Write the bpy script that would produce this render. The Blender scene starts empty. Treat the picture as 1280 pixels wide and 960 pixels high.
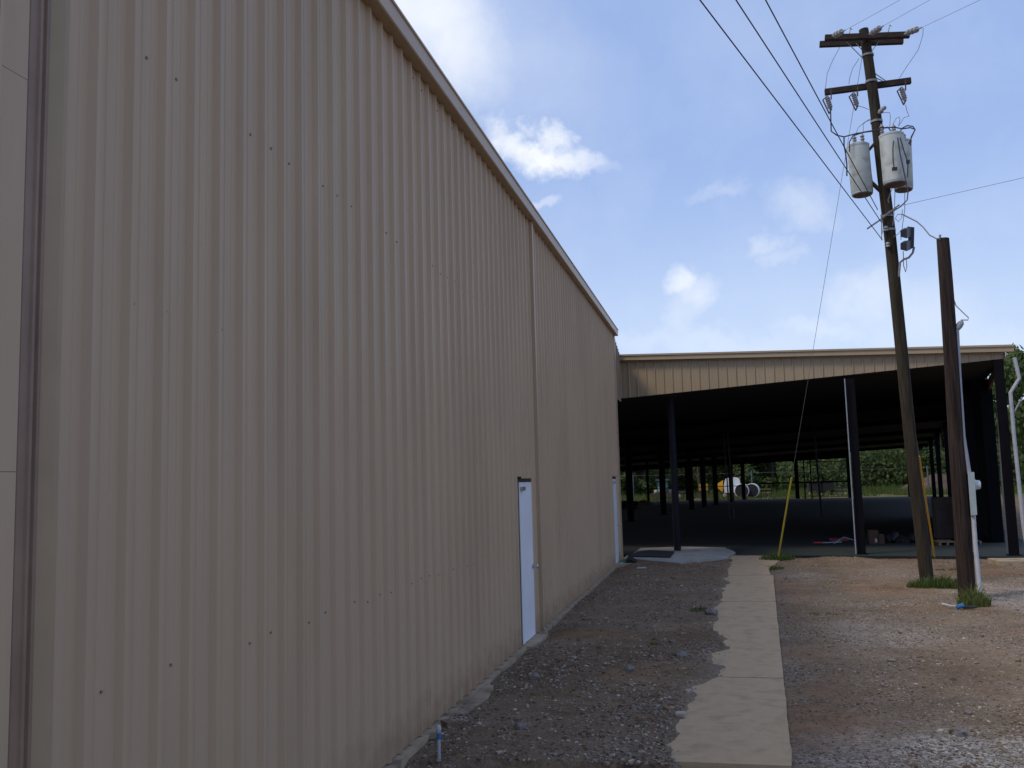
import bpy, math, random
from mathutils import Vector, Matrix, noise
random.seed(7)
scn = bpy.context.scene
COL = scn.collection
PI = math.pi
# ------------------------------------------------------------------ camera
F = 1150.0; H = 2.13
Yc = Vector((257, -114, -F)).normalized()
Zc = Vector((-0.027, 1, (257*-0.027-114)/F)).normalized()
Xc = Yc.cross(Zc)
M = Matrix((Xc, Yc, Zc))
cam_d = bpy.data.cameras.new('camera'); cam = bpy.data.objects.new('camera', cam_d); COL.objects.link(cam)
cam_d.sensor_width = 36; cam_d.lens = 36*F/1280; cam_d.clip_start = .05; cam_d.clip_end = 2000
mw = M.to_4x4(); mw.translation = Vector((0, 0, H)); cam.matrix_world = mw
scn.camera = cam
def ray(u, v): return (M @ Vector((u-640, -(v-480), -F))).normalized()
def W(u, v, Y):                      # the point of the site at distance Y seen in direction u, v
    r = ray(u, v); return Vector((0, 0, H)) + r*(Y/r.y)
def G(u, v, z=0):
    r = ray(u, v); return Vector((0, 0, H)) + r*((z-H)/r.z)
# shed axes
SO = Vector((6.77, 24.16, 0)); sa = math.radians(10)
EU = Vector((math.cos(sa), -math.sin(sa), 0)); EV = Vector((math.sin(sa), math.cos(sa), 0))
def S(u, v, z=0): return SO + EU*u + EV*v + Vector((0, 0, z))
def roofz(u, v): return 4.72 + .042*u - .0105*v

# ------------------------------------------------------------------ materials
def nodes(m):
    m.use_nodes = True; return m.node_tree.nodes, m.node_tree.links
def mat(name, c1, c2=None, scale=8, rough=.7, metal=0, bump=0, bscale=40, stretch=(1,1,1), spec=.5, c3=None, s3=1.5, detail=6):
    m = bpy.data.materials.new(name); n, l = nodes(m); b = n['Principled BSDF']
    b.inputs['Roughness'].default_value = rough; b.inputs['Metallic'].default_value = metal
    b.inputs['Specular IOR Level'].default_value = spec
    c2 = c2 or tuple(x*.75 for x in c1)
    tc = n.new('ShaderNodeTexCoord'); mp = n.new('ShaderNodeMapping'); mp.inputs['Scale'].default_value = stretch
    l.new(tc.outputs['Object'], mp.inputs['Vector'])
    t = n.new('ShaderNodeTexNoise'); t.inputs['Scale'].default_value = scale; t.inputs['Detail'].default_value = detail
    t.inputs['Roughness'].default_value = .65
    l.new(mp.outputs[0], t.inputs['Vector'])
    r = n.new('ShaderNodeValToRGB'); r.color_ramp.elements[0].position = .35; r.color_ramp.elements[1].position = .65
    r.color_ramp.elements[0].color = (*c2, 1); r.color_ramp.elements[1].color = (*c1, 1)
    l.new(t.outputs['Fac'], r.inputs[0]); out = r.outputs[0]
    if c3:
        t3 = n.new('ShaderNodeTexNoise'); t3.inputs['Scale'].default_value = s3; t3.inputs['Detail'].default_value = 5
        l.new(mp.outputs[0], t3.inputs['Vector'])
        r3 = n.new('ShaderNodeValToRGB'); r3.color_ramp.elements[0].position = .52; r3.color_ramp.elements[1].position = .68
        l.new(t3.outputs['Fac'], r3.inputs[0])
        mx = n.new('ShaderNodeMix'); mx.data_type = 'RGBA'; l.new(r3.outputs[0], mx.inputs[0]); l.new(out, mx.inputs[6]); mx.inputs[7].default_value = (*c3, 1)
        out = mx.outputs[2]
    l.new(out, b.inputs['Base Color'])
    if bump:
        t2 = n.new('ShaderNodeTexNoise'); t2.inputs['Scale'].default_value = bscale; t2.inputs['Detail'].default_value = 8
        l.new(mp.outputs[0], t2.inputs['Vector'])
        bp = n.new('ShaderNodeBump'); bp.inputs['Strength'].default_value = 1; bp.inputs['Distance'].default_value = bump
        l.new(t2.outputs['Fac'], bp.inputs['Height']); l.new(bp.outputs[0], b.inputs['Normal'])
    return m
MT = {}
MT['tan'] = mat('tan_painted_metal', (.485,.351,.229), (.45,.325,.212), 1.2, .48, 0, .004, 2.2, (1,1,.35), .35, (.425,.305,.197), .8)
def add_dirt(m):
    n, l = m.node_tree.nodes, m.node_tree.links; b = n['Principled BSDF']; src = b.inputs['Base Color'].links[0].from_socket
    tc = n.new('ShaderNodeTexCoord'); sp = n.new('ShaderNodeSeparateXYZ'); l.new(tc.outputs['Object'], sp.inputs[0])
    nz_ = n.new('ShaderNodeTexNoise'); nz_.inputs['Scale'].default_value = 7; nz_.inputs['Detail'].default_value = 6; l.new(tc.outputs['Object'], nz_.inputs['Vector'])
    ma = n.new('ShaderNodeMath'); ma.operation = 'MULTIPLY_ADD'; l.new(nz_.outputs['Fac'], ma.inputs[0]); ma.inputs[1].default_value = -.55; l.new(sp.outputs[2], ma.inputs[2])
    mr = n.new('ShaderNodeMapRange'); l.new(ma.outputs[0], mr.inputs['Value']); mr.inputs['From Min'].default_value = .12; mr.inputs['From Max'].default_value = -.22; mr.inputs['To Max'].default_value = .55
    mp = n.new('ShaderNodeMapping'); mp.inputs['Scale'].default_value = (5,5,.22); l.new(tc.outputs['Object'], mp.inputs[0])
    st = n.new('ShaderNodeTexNoise'); st.inputs['Scale'].default_value = 2; st.inputs['Detail'].default_value = 7; l.new(mp.outputs[0], st.inputs['Vector'])
    sr = n.new('ShaderNodeMapRange'); l.new(st.outputs['Fac'], sr.inputs['Value']); sr.inputs['From Min'].default_value = .5; sr.inputs['From Max'].default_value = .78; sr.inputs['To Max'].default_value = .35
    m1 = n.new('ShaderNodeMix'); m1.data_type = 'RGBA'; l.new(sr.outputs[0], m1.inputs[0]); l.new(src, m1.inputs[6]); m1.inputs[7].default_value = (.36,.26,.17,1)
    m2 = n.new('ShaderNodeMix'); m2.data_type = 'RGBA'; l.new(mr.outputs[0], m2.inputs[0]); l.new(m1.outputs[2], m2.inputs[6]); m2.inputs[7].default_value = (.22,.135,.08,1)
    l.new(m2.outputs[2], b.inputs['Base Color'])
add_dirt(MT['tan'])
MT['tan_trim'] = mat('tan_trim_metal', (.475,.35,.23), (.435,.32,.21), 2, .42, 0, .0006, 5)
MT['olive_trim'] = mat('olive_trim_metal', (.37,.27,.165), (.33,.24,.145), 3, .5)
MT['brown_trim'] = mat('brown_trim_metal', (.27,.175,.12), (.21,.135,.09), 3, .5)
MT['pan'] = mat('fascia_painted_metal', (.35,.265,.165), (.31,.235,.148), 1.5, .45, 0, .0008, 5, (1,1,.3))
MT['pan_trim'] = mat('fascia_trim_metal', (.38,.285,.18), (.34,.255,.16), 1.5, .45)
MT['screw'] = mat('screw_head', (.30,.225,.16), (.20,.15,.11), 60, .5, .3)
MT['door'] = mat('white_door_paint', (.78,.78,.82), (.70,.70,.74), 1.5, .45)
MT['dark_gap'] = mat('dark_weatherstrip', (.07,.055,.045))
MT['steel'] = mat('brushed_steel', (.5,.5,.5), (.4,.4,.4), 30, .35, .9)
MT['conc'] = mat('walk_concrete', (.46,.33,.20), (.415,.295,.175), 9, .9, 0, .005, 90, c3=(.34,.25,.155), s3=5)
MT['conc_pale'] = mat('pale_concrete', (.33,.32,.30), (.26,.25,.235), 2.5, .9, 0, .004, 60, c3=(.22,.20,.175), s3=2)
MT['conc_tan'] = mat('foundation_concrete', (.40,.31,.21), (.28,.21,.14), 5, .95, 0, .006, 40, c3=(.18,.13,.09), s3=4)
MT['floor'] = mat('shade_dark_slab', (.011,.012,.013), (.008,.009,.010), 1.2, .95, 0, .003, 30, c3=(.014,.022,.019), s3=.5)  # near-black: shade of the shed interior is put into the slab colour
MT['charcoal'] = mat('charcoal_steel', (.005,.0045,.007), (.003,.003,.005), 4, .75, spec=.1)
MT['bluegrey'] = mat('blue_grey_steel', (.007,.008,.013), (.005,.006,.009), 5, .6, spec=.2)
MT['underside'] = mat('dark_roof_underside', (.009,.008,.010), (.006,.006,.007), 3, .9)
MT['algae'] = mat('algae_stained_slab', (.020,.031,.025), (.013,.020,.017), 2.5, .9, 0, .003, 40)
MT['dimpipe'] = mat('dull_grey_pipe', (.10,.11,.13), (.07,.08,.09), 6, .6)
MT['roof'] = mat('galvanised_roof', (.45,.45,.44), (.36,.36,.35), 1, .4, .6)
MT['whitepipe'] = mat('white_painted_downspout', (.42,.43,.46), (.34,.35,.38), 6, .5)
MT['greypipe'] = mat('grey_pvc_conduit', (.30,.32,.36), (.24,.26,.30), 8, .5)
MT['box'] = mat('grey_enamel_box', (.40,.46,.45), (.34,.39,.38), 7, .45)
MT['glassy'] = mat('meter_glass', (.62,.64,.68), (.5,.52,.56), 20, .12)
MT['pole'] = mat('weathered_pole', (.065,.052,.036), (.022,.018,.013), 9, .95, 0, .012, 30, (5,5,.22), .2, (.025,.02,.015), 2.2)
MT['pole2'] = mat('creosote_pole', (.065,.046,.038), (.02,.013,.012), 9, .95, 0, .016, 30, (5,5,.16), .2, (.015,.010,.009), 3)
MT['arm'] = mat('old_crossarm', (.06,.043,.036), (.03,.021,.018), 9, .95, 0, .008, 30, (.5,3,3), .2)
MT['galv'] = mat('galvanised_hardware', (.28,.28,.30), (.18,.18,.19), 20, .5, .4)
MT['porc'] = mat('grey_porcelain', (.30,.29,.30), (.17,.165,.17), 20, .35)
MT['rust'] = mat('rusty_bracket', (.09,.06,.05), (.04,.03,.028), 20, .8)
MT['trans'] = mat('transformer_enamel', (.50,.53,.50), (.43,.46,.44), 3, .45, c3=(.33,.33,.29), s3=5)
MT['transbot'] = mat('transformer_base', (.17,.13,.11), (.10,.08,.07), 10, .8)
MT['wire'] = mat('dark_cable', (.035,.033,.045), (.025,.023,.03), 10, .6)
MT['wirelt'] = mat('bare_aluminium_wire', (.22,.21,.23), (.15,.14,.16), 10, .5, .3)
MT['black'] = mat('black_housing', (.02,.02,.026), (.012,.012,.016), 6, .5)
MT['yellow'] = mat('yellow_plastic_guard', (.46,.36,.04), (.38,.29,.03), 5, .5)
MT['orange'] = mat('orange_yellow_plastic_guard', (.52,.29,.02), (.42,.23,.02), 5, .5)
MT['bark'] = mat('tree_bark', (.10,.075,.05), (.05,.038,.026), 8, .95, 0, .02, 12, (3,3,.5))
MT['mound'] = mat('bare_dirt', (.10,.06,.038), (.055,.035,.025), .9, .95, 0, .05, 3)
MT['mat'] = mat('black_rubber', (.012,.012,.014), (.008,.008,.01), 10, .8)
MT['cardboard'] = mat('cardboard', (.10,.055,.032), (.07,.04,.024), 5, .9)
MT['wood'] = mat('pallet_wood', (.26,.17,.10), (.17,.11,.065), 6, .9, stretch=(.5,4,4))
MT['brownmetal'] = mat('brown_sheet_metal', (.11,.075,.06), (.07,.05,.045), 3, .7)
MT['tarp'] = mat('black_tarp', (.014,.014,.018), (.008,.008,.01), 6, .6, 0, .03, 6)
MT['green_tr'] = mat('tractor_green', (.05,.15,.07), (.035,.10,.05), 5, .5)
MT['palegreen'] = mat('faded_hood', (.30,.42,.34), (.22,.33,.26), 5, .5)
MT['cabglass'] = mat('cab_glass', (.10,.17,.19), (.07,.12,.14), 3, .1)
MT['tyre'] = mat('tyre_rubber', (.02,.02,.02), (.012,.012,.012), 10, .9)
MT['rim'] = mat('pale_wheel_rim', (.35,.32,.22), (.25,.22,.15), 10, .6)
MT['white'] = mat('white_tank_paint', (.72,.73,.76), (.6,.61,.64), 3, .4)
MT['hopper'] = mat('yellow_hopper_paint', (.80,.42,.02), (.65,.33,.02), 3, .5)
MT['yelmach'] = mat('faded_yellow_paint', (.42,.26,.03), (.28,.17,.03), 3, .6)
MT['red'] = mat('red_plastic', (.28,.03,.025), (.2,.02,.02), 10, .5)
MT['blue'] = mat('blue_plastic', (.03,.17,.36), (.02,.12,.28), 10, .4)
MT['greenplastic'] = mat('green_plastic', (.03,.14,.08), (.02,.09,.05), 10, .5)
MT['debris'] = mat('white_scrap', (.55,.55,.58), (.35,.35,.37), 12, .7)
MT['rock'] = mat('field_rock', (.24,.21,.19), (.12,.10,.09), 12, .95, 0, .01, 25)
MT['pvc'] = mat('white_pvc', (.42,.43,.46), (.33,.34,.37), 20, .4)

def leafmat(name, c1, c2, c3):
    m = bpy.data.materials.new(name); n, l = nodes(m); b = n['Principled BSDF']
    g = n.new('ShaderNodeNewGeometry'); r = n.new('ShaderNodeValToRGB'); e = r.color_ramp.elements
    e[0].color = (*c1, 1); e[1].color = (*c3, 1); e.new(.5).color = (*c2, 1)
    oi = n.new('ShaderNodeObjectInfo'); ad = n.new('ShaderNodeMath'); ad.operation = 'MULTIPLY_ADD'
    l.new(g.outputs['Random Per Island'], ad.inputs[0]); ad.inputs[1].default_value = .55
    sc = n.new('ShaderNodeMath'); sc.operation = 'MULTIPLY'; sc.inputs[1].default_value = .45; l.new(oi.outputs['Random'], sc.inputs[0]); l.new(sc.outputs[0], ad.inputs[2])
    l.new(ad.outputs[0], r.inputs[0]); l.new(r.outputs[0], b.inputs['Base Color'])
    b.inputs['Roughness'].default_value = .6; b.inputs['Specular IOR Level'].default_value = .25
    tr = n.new('ShaderNodeBsdfTranslucent'); l.new(r.outputs[0], tr.inputs[0]); ms = n.new('ShaderNodeMixShader'); ms.inputs[0].default_value = .3
    o = n['Material Output']; l.new(b.outputs[0], ms.inputs[1]); l.new(tr.outputs[0], ms.inputs[2]); l.new(ms.outputs[0], o.inputs[0])
    return m
MT['leaf'] = leafmat('broadleaf_foliage', (.025,.045,.012), (.05,.082,.02), (.10,.13,.03))
MT['weed'] = leafmat('weed_foliage', (.045,.07,.017), (.075,.11,.025), (.12,.14,.04))
MT['tuft'] = leafmat('grass_blades', (.06,.085,.022), (.10,.15,.035), (.22,.21,.08))

# stones
m = bpy.data.materials.new('gravel_stone'); n, l = nodes(m); b = n['Principled BSDF']; b.inputs['Roughness'].default_value = .9; b.inputs['Specular IOR Level'].default_value = .2
g = n.new('ShaderNodeNewGeometry'); r = n.new('ShaderNodeValToRGB'); r.color_ramp.interpolation = 'CONSTANT'; e = r.color_ramp.elements
cols = [(0,(.22,.17,.13)),(.2,(.33,.28,.235)),(.38,(.15,.10,.07)),(.48,(.42,.38,.34)),(.64,(.30,.28,.27)),(.76,(.27,.17,.11)),(.86,(.58,.55,.51)),(.95,(.15,.13,.12))]
e[0].position = 0; e[0].color = (*cols[0][1], 1); e[1].position = .95; e[1].color = (*cols[-1][1], 1)
for p, c in cols[1:-1]: e.new(p).color = (*c, 1)
l.new(g.outputs['Random Per Island'], r.inputs[0])
tc = n.new('ShaderNodeTexCoord'); tn = n.new('ShaderNodeTexNoise'); tn.inputs['Scale'].default_value = 90; l.new(tc.outputs['Object'], tn.inputs['Vector'])
mx = n.new('ShaderNodeMix'); mx.data_type = 'RGBA'; mx.blend_type = 'MULTIPLY'; mx.inputs[0].default_value = .5; l.new(r.outputs[0], mx.inputs[6]); l.new(tn.outputs['Color'], mx.inputs[7])
at_ = n.new('ShaderNodeAttribute'); at_.attribute_name = 'clay'
mx2 = n.new('ShaderNodeMix'); mx2.data_type = 'RGBA'; l.new(at_.outputs['Fac'], mx2.inputs[0]); l.new(mx.outputs[2], mx2.inputs[6]); mx2.inputs[7].default_value = (.19,.12,.075,1)
mx3 = n.new('ShaderNodeMix'); mx3.data_type = 'RGBA'; mx3.blend_type = 'MULTIPLY'; mx3.inputs[0].default_value = 1; l.new(mx2.outputs[2], mx3.inputs[6]); mx3.inputs[7].default_value = (.98,.92,.83,1)
l.new(mx3.outputs[2], b.inputs['Base Color']); MT['stone'] = m

# ground
m = bpy.data.materials.new('dirt_and_gravel_ground'); n, l = nodes(m); b = n['Principled BSDF']; b.inputs['Roughness'].default_value = .95; b.inputs['Specular IOR Level'].default_value = .15
tc = n.new('ShaderNodeTexCoord')
def noi(scale, detail=6, rough=.6):
    t = n.new('ShaderNodeTexNoise'); t.inputs['Scale'].default_value = scale; t.inputs['Detail'].default_value = detail; t.inputs['Roughness'].default_value = rough
    l.new(tc.outputs['Object'], t.inputs['Vector']); return t
def ramp(src, stops):
    r = n.new('ShaderNodeValToRGB'); e = r.color_ramp.elements
    e[0].position, e[0].color = stops[0][0], (*stops[0][1], 1); e[1].position, e[1].color = stops[-1][0], (*stops[-1][1], 1)
    for p, c in stops[1:-1]: e.new(p).color = (*c, 1)
    l.new(src, r.inputs[0]); return r.outputs[0]
def mix(f, a, bb):
    x = n.new('ShaderNodeMix'); x.data_type = 'RGBA'
    for s, v in ((0, f), (6, a), (7, bb)):
        if hasattr(v, 'links'): l.new(v, x.inputs[s])
        else: x.inputs[s].default_value = v if s == 0 else (*v, 1)
    return x.outputs[2]
vo = n.new('ShaderNodeTexVoronoi'); vo.inputs['Scale'].default_value = 34; vo.inputs['Randomness'].default_value = 1; l.new(tc.outputs['Object'], vo.inputs['Vector'])
vo2 = n.new('ShaderNodeTexVoronoi'); vo2.inputs['Scale'].default_value = 80; l.new(tc.outputs['Object'], vo2.inputs['Vector'])
sepc = n.new('ShaderNodeSeparateColor'); l.new(vo.outputs['Color'], sepc.inputs[0])
sepd = n.new('ShaderNodeSeparateColor'); l.new(vo2.outputs['Color'], sepd.inputs[0])
peb = ramp(sepc.outputs[0], [(0,(.10,.08,.065)),(.3,(.17,.13,.105)),(.55,(.25,.21,.18)),(.8,(.20,.18,.17)),(1,(.36,.33,.31))])
peb2 = ramp(sepd.outputs[0], [(0,(.11,.085,.07)),(.5,(.19,.155,.13)),(1,(.32,.29,.27))])
grav = mix(.5, peb, peb2)
dirt = ramp(noi(7).outputs['Fac'], [(.3,(.12,.085,.06)),(.55,(.20,.145,.10)),(.75,(.25,.18,.125))])
clayc = ramp(noi(3).outputs['Fac'], [(.3,(.15,.08,.04)),(.6,(.25,.145,.075)),(.8,(.26,.18,.115))])
gd = ramp(noi(1.3).outputs['Fac'], [(.38,(0,0,0)),(.62,(1,1,1))])
base = mix(gd, mix(.45, grav, dirt), grav)
a1 = n.new('ShaderNodeAttribute'); a1.attribute_name = 'clay'
a2 = n.new('ShaderNodeAttribute'); a2.attribute_name = 'grass'
a3 = n.new('ShaderNodeAttribute'); a3.attribute_name = 'dirt'
base = mix(a3.outputs['Fac'], base, dirt)
base = mix(a1.outputs['Fac'], base, mix(.3, clayc, grav))
a4 = n.new('ShaderNodeAttribute'); a4.attribute_name = 'pale'
base = mix(a4.outputs['Fac'], base, ramp(sepc.outputs[0], [(0,(.16,.16,.165)),(.4,(.30,.31,.33)),(1,(.52,.53,.56))]))
gr = ramp(noi(.8, 8).outputs['Fac'], [(.3,(.045,.065,.018)),(.55,(.08,.10,.03)),(.75,(.13,.13,.05))])
base = mix(a2.outputs['Fac'], base, gr)
tn2 = n.new('ShaderNodeMix'); tn2.data_type = 'RGBA'; tn2.blend_type = 'MULTIPLY'; tn2.inputs[0].default_value = 1; l.new(base, tn2.inputs[6]); tn2.inputs[7].default_value = (1.0,.92,.78,1)
pt_ = ramp(noi(.7, 7, .7).outputs['Fac'], [(.35,(.72,.70,.68)),(.5,(.95,.95,.95)),(.68,(1.2,1.2,1.22))]); tn3 = n.new('ShaderNodeMix'); tn3.data_type = 'RGBA'; tn3.blend_type = 'MULTIPLY'; tn3.inputs[0].default_value = 1; l.new(tn2.outputs[2], tn3.inputs[6]); l.new(pt_, tn3.inputs[7])
l.new(tn3.outputs[2], b.inputs['Base Color'])
bp = n.new('ShaderNodeBump'); bp.inputs['Strength'].default_value = .8; bp.inputs['Distance'].default_value = .012; bp.invert = True
l.new(vo.outputs['Distance'], bp.inputs['Height'])
bp2 = n.new('ShaderNodeBump'); bp2.inputs['Strength'].default_value = .7; bp2.inputs['Distance'].default_value = .02
l.new(noi(25, 8).outputs['Fac'], bp2.inputs['Height']); l.new(bp.outputs[0], bp2.inputs['Normal']); l.new(bp2.outputs[0], b.inputs['Normal'])
MT['ground'] = m

# ------------------------------------------------------------------ mesh helpers
def wloc(o):
    v = Vector((0, 0, 0))
    while o: v = v + o.location; o = o.parent
    return v
class MB:
    def __init__(s): s.v = []; s.f = []; s.mi = []; s.k = 0
    def face(s, pts, m=0):
        i = len(s.v); s.v += [tuple(p) for p in pts]; s.f.append(tuple(range(i, i+len(pts)))); s.mi.append(m); return s
    def hexa(s, p, m=0):             # 8 points: bottom 4 ccw, top 4
        i = len(s.v); s.v += [tuple(q) for q in p]
        for f in ((3,2,1,0),(4,5,6,7),(0,1,5,4),(1,2,6,5),(2,3,7,6),(3,0,4,7)): s.f.append(tuple(i+j for j in f)); s.mi.append(m)
        return s
    def box(s, x0, x1, y0, y1, z0, z1, m=0):
        return s.hexa([(x0,y0,z0),(x1,y0,z0),(x1,y1,z0),(x0,y1,z0),(x0,y0,z1),(x1,y0,z1),(x1,y1,z1),(x0,y1,z1)], m)
    def cbox(s, c, sx, sy, sz, rot=0, m=0):   # centred box with rotation about z, c = centre of the bottom
        ca, sn = math.cos(rot), math.sin(rot); P = []
        for z in (0, sz):
            for a, bb in ((-1,-1),(1,-1),(1,1),(-1,1)):
                x, y = a*sx/2, bb*sy/2; P.append((c[0]+x*ca-y*sn, c[1]+x*sn+y*ca, c[2]+z))
        return s.hexa(P, m)
    def bar(s, a, b, w, h, up=(0,0,1), m=0):  # rectangular bar from a to b
        a, b = Vector(a), Vector(b); d = (b-a).normalized(); up = Vector(up)
        sd = d.cross(up)
        if sd.length < 1e-4: sd = d.cross(Vector((1,0,0)))
        sd.normalize(); u = sd.cross(d).normalized(); P = []
        for q in (a, b):
            for x, y in ((-1,-1),(1,-1),(1,1),(-1,1)): P.append(q + sd*x*w/2 + u*y*h/2)
        return s.hexa(P, m)
    def tube(s, pts, r, n=8, m=0, cap=True, jit=0):
        pts = [Vector(p) for p in pts]; N = len(pts); rs = r if isinstance(r, (list, tuple)) else [r]*N
        ref = None; base = len(s.v)
        for i, p in enumerate(pts):
            d = (pts[min(i+1,N-1)] - pts[max(i-1,0)]).normalized()
            if ref is None:
                ref = d.cross(Vector((0,0,1)));
                if ref.length < .05: ref = d.cross(Vector((0,1,0)))
            ref = (ref - d*ref.dot(d)).normalized(); w = d.cross(ref)
            for k in range(n):
                a = 2*PI*k/n; rr = rs[i]*(1+jit*noise.noise(Vector((k*1.7, p.z*.35, p.x))))
                s.v.append(tuple(p + ref*rr*math.cos(a) + w*rr*math.sin(a)))
        for i in range(N-1):
            for k in range(n):
                a = base+i*n+k; b_ = base+i*n+(k+1)%n; s.f.append((a, b_, b_+n, a+n)); s.mi.append(m)
        if cap:
            s.f.append(tuple(base+k for k in reversed(range(n)))); s.mi.append(m)
            s.f.append(tuple(base+(N-1)*n+k for k in range(n))); s.mi.append(m)
        return s
    def prism(s, pts, z0, z1, m=0):
        n_ = len(pts); i = len(s.v)
        s.v += [(p[0], p[1], z0) for p in pts] + [(p[0], p[1], z1) for p in pts]
        s.f.append(tuple(i+k for k in reversed(range(n_)))); s.f.append(tuple(i+n_+k for k in range(n_))); s.mi += [m, m]
        for k in range(n_): s.f.append((i+k, i+(k+1)%n_, i+n_+(k+1)%n_, i+n_+k)); s.mi.append(m)
        return s
    def build(s, name, mats, parent=None, smooth=False, origin=None):
        me = bpy.data.meshes.new(name)
        off = wloc(parent) if parent else (Vector(origin) if origin is not None else Vector((0,0,0)))
        me.from_pydata([(v[0]-off.x, v[1]-off.y, v[2]-off.z) for v in s.v], [], s.f); me.update()
        for mm in (mats if isinstance(mats, (list, tuple)) else [mats]): me.materials.append(MT[mm])
        if len(me.materials) > 1: me.polygons.foreach_set('material_index', s.mi)
        if smooth: me.shade_smooth() if hasattr(me, 'shade_smooth') else None
        if smooth:
            try: me.set_sharp_from_angle(angle=math.radians(40))
            except Exception: pass
        o = bpy.data.objects.new(name, me); COL.objects.link(o)
        if parent: o.parent = parent
        elif origin is not None: o.location = origin
        return o
def tag(o, label, cat, group=None):
    o['label'] = label; o['category'] = cat
    if group: o['group'] = group
    return o
def thing(name, loc, label, cat, group=None):
    o = bpy.data.objects.new(name, None); COL.objects.link(o); o.location = loc; o.empty_display_size = .2
    return tag(o, label, cat, group)
def kind(o, k='structure'): o['kind'] = k; return o
def lathe(mb, base, axis, prof, n=20, m=0):   # prof list of (dist, radius)
    base = Vector(base); axis = Vector(axis).normalized()
    return mb.tube([base+axis*d for d, r in prof], [max(r, 1e-4) for d, r in prof], n, m)

# ------------------------------------------------------------------ ground
WLv = [(840,955),(839,922),(847,902),(859,887),(866,870),(868,858),(897,845),(897,832),(885,823),(903,812),(906,797),(891,788),(896,773),(891,765),(901,747),(903,735),(912,727)]
WL = [G(*p, .04) for p in WLv]
def xr(y): return .43 + (y-7.3)*.0463
def xl(y):
    if y <= WL[0].y: return WL[0].x
    for a, b_ in zip(WL, WL[1:]):
        if a.y <= y <= b_.y and b_.y > a.y: t = (y-a.y)/(b_.y-a.y); return a.x*(1-t)+b_.x*t
    return xr(y) - .95
def sm(a, b_, x): t = min(1, max(0, (x-a)/(b_-a))); return t*t*(3-2*t)
def N2(x, y, s, o=0): return noise.noise(Vector((x*s+o, y*s-o, o*.37)))
def gz(x, y):
    z = .022*N2(x, y, 1.1) + .012*N2(x, y, 4, 5) + .05*N2(x, y, .35, 9)*sm(26, 12, y)*.4
    jl = xl(y) + .10*N2(0, y, 2.6, 3) + .04*N2(x, y, 6, 2) + .03*N2(x, y, 13, 1)
    if 6.9 < y < 23.6:
        if x < xr(y)-.05:
            z = (.062 + z*.6) if x < jl else max(-.03, .058-(x-jl)*.9)
        elif x < xr(y)+.12: z = -.01 + z*.4
    if x < -2.0: z = z*.5 + .03*sm(-2.38,-2.1,x) - .015 + .05*max(0, N2(x*2, y, .8, 6))
    # berm of gravel in front of shed
    c = G(1045, 704); dx, dy = (x-c.x), (y-c.y); z += .16*math.exp(-(dx/1.1)**2-(dy/.45)**2)
    c = G(1130, 708); dx, dy = (x-c.x), (y-c.y); z += .05*math.exp(-(dx/1.6)**2-(dy/.3)**2)
    d = Vector((x, y, 0)) - SO; u, v = d.dot(EU), d.dot(EV)
    if v > -.45 and u < .9 and v < 55: z = -.04
    elif v > -1.0 and u < 1.6 and v < 56: z = z*.5 - .005
    if x < -2.6 and y < 24.4: z = -.04
    if y > 60: z += .25*N2(x, y, .05)*sm(60, 90, y)
    return z
clays = [(1020,905,.55,1.2,.8),(1060,950,.4,.5,.7),(1120,735,1.3,1.0,.55),(1035,865,.5,.8,.6),(1000,815,.35,.9,.5),(1100,700,2.0,.35,.9),(1190,735,1.0,.9,.7),(1225,760,.9,.35,.9),(735,797,.75,.35,.85),(700,800,.5,.4,.6),(820,707,1.6,.8,.55),(1240,715,1.2,.6,.7),(780,845,.4,.6,.35),(900,722,.8,.5,.5),(990,735,.5,2.0,.4),(860,800,.4,.7,.4)]
CL = [(G(a, b_), sx, sy, k) for a, b_, sx, sy, k in clays]
def clay(x, y):
    w = .35*N2(x, y, 1.6, 4) + .25*N2(x, y, 5, 7); c = 0
    for p, sx, sy, k in CL:
        r2 = ((x-p.x)/sx)**2 + ((y-p.y)/sy)**2
        if r2 < 6: c = max(c, k*sm(1.35, .35, math.sqrt(r2)+w))
    return c
def pale(x, y):
    if not (0 < x < 14 and 4 < y < 24): return 0
    w = .35*N2(x, y, 1.3, 11) + .3*N2(x, y, 4, 12); v = 0
    for (a, b_, sx, sy, k) in ((1215, 945, 1.1, .75, .75), (1270, 745, 1.0, 2.2, .5), (1100, 790, .9, 1.2, .3), (1010, 720, .5, .9, .3)):
        p = G(a, b_); v = max(v, k*sm(1.3, .4, math.sqrt(((x-p.x)/sx)**2+((y-p.y)/sy)**2)+w))
    return v
def axis(lo, hi, st, far):
    a = []; x = lo; s = st
    while x > -far: s *= 1.35; x -= s; a.append(x)
    a = a[::-1]; k = int((hi-lo)/st); a += [lo+i*st for i in range(k+1)]; x = a[-1]; s = st
    while x < far: s *= 1.25; x += s; a.append(x)
    return a
xs = axis(-2.7, 9.5, .07, 900); ys = axis(5.5, 25.5, .07, 900)
nx, ny = len(xs), len(ys); verts = []; cl = []; gs = []; dr = []; pa = []
for y in ys:
    for x in xs:
        pa.append(pale(x, y))
        verts.append((x, y, gz(x, y))); cl.append(clay(x, y) if -3 < x < 12 and 4 < y < 27 else 0)
        d = Vector((x, y, 0)) - SO; v_ = d.dot(EV); u_ = d.dot(EU)
        gs.append(sm(56, 62, v_ + 4*N2(x, y, .1)) if u_ < 6 else sm(30, 60, v_ + 8*N2(x, y, .1)))
        lft = sm(xl(min(max(y,7.3),24)), xl(min(max(y,7.3),24))-.2, x)
        dr.append(min(1, .45*lft + .5*sm(.1, .5, N2(x, y, .5, 6)+.3*N2(x, y, 3)) + .4*sm(20.5, 23, y)))
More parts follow.
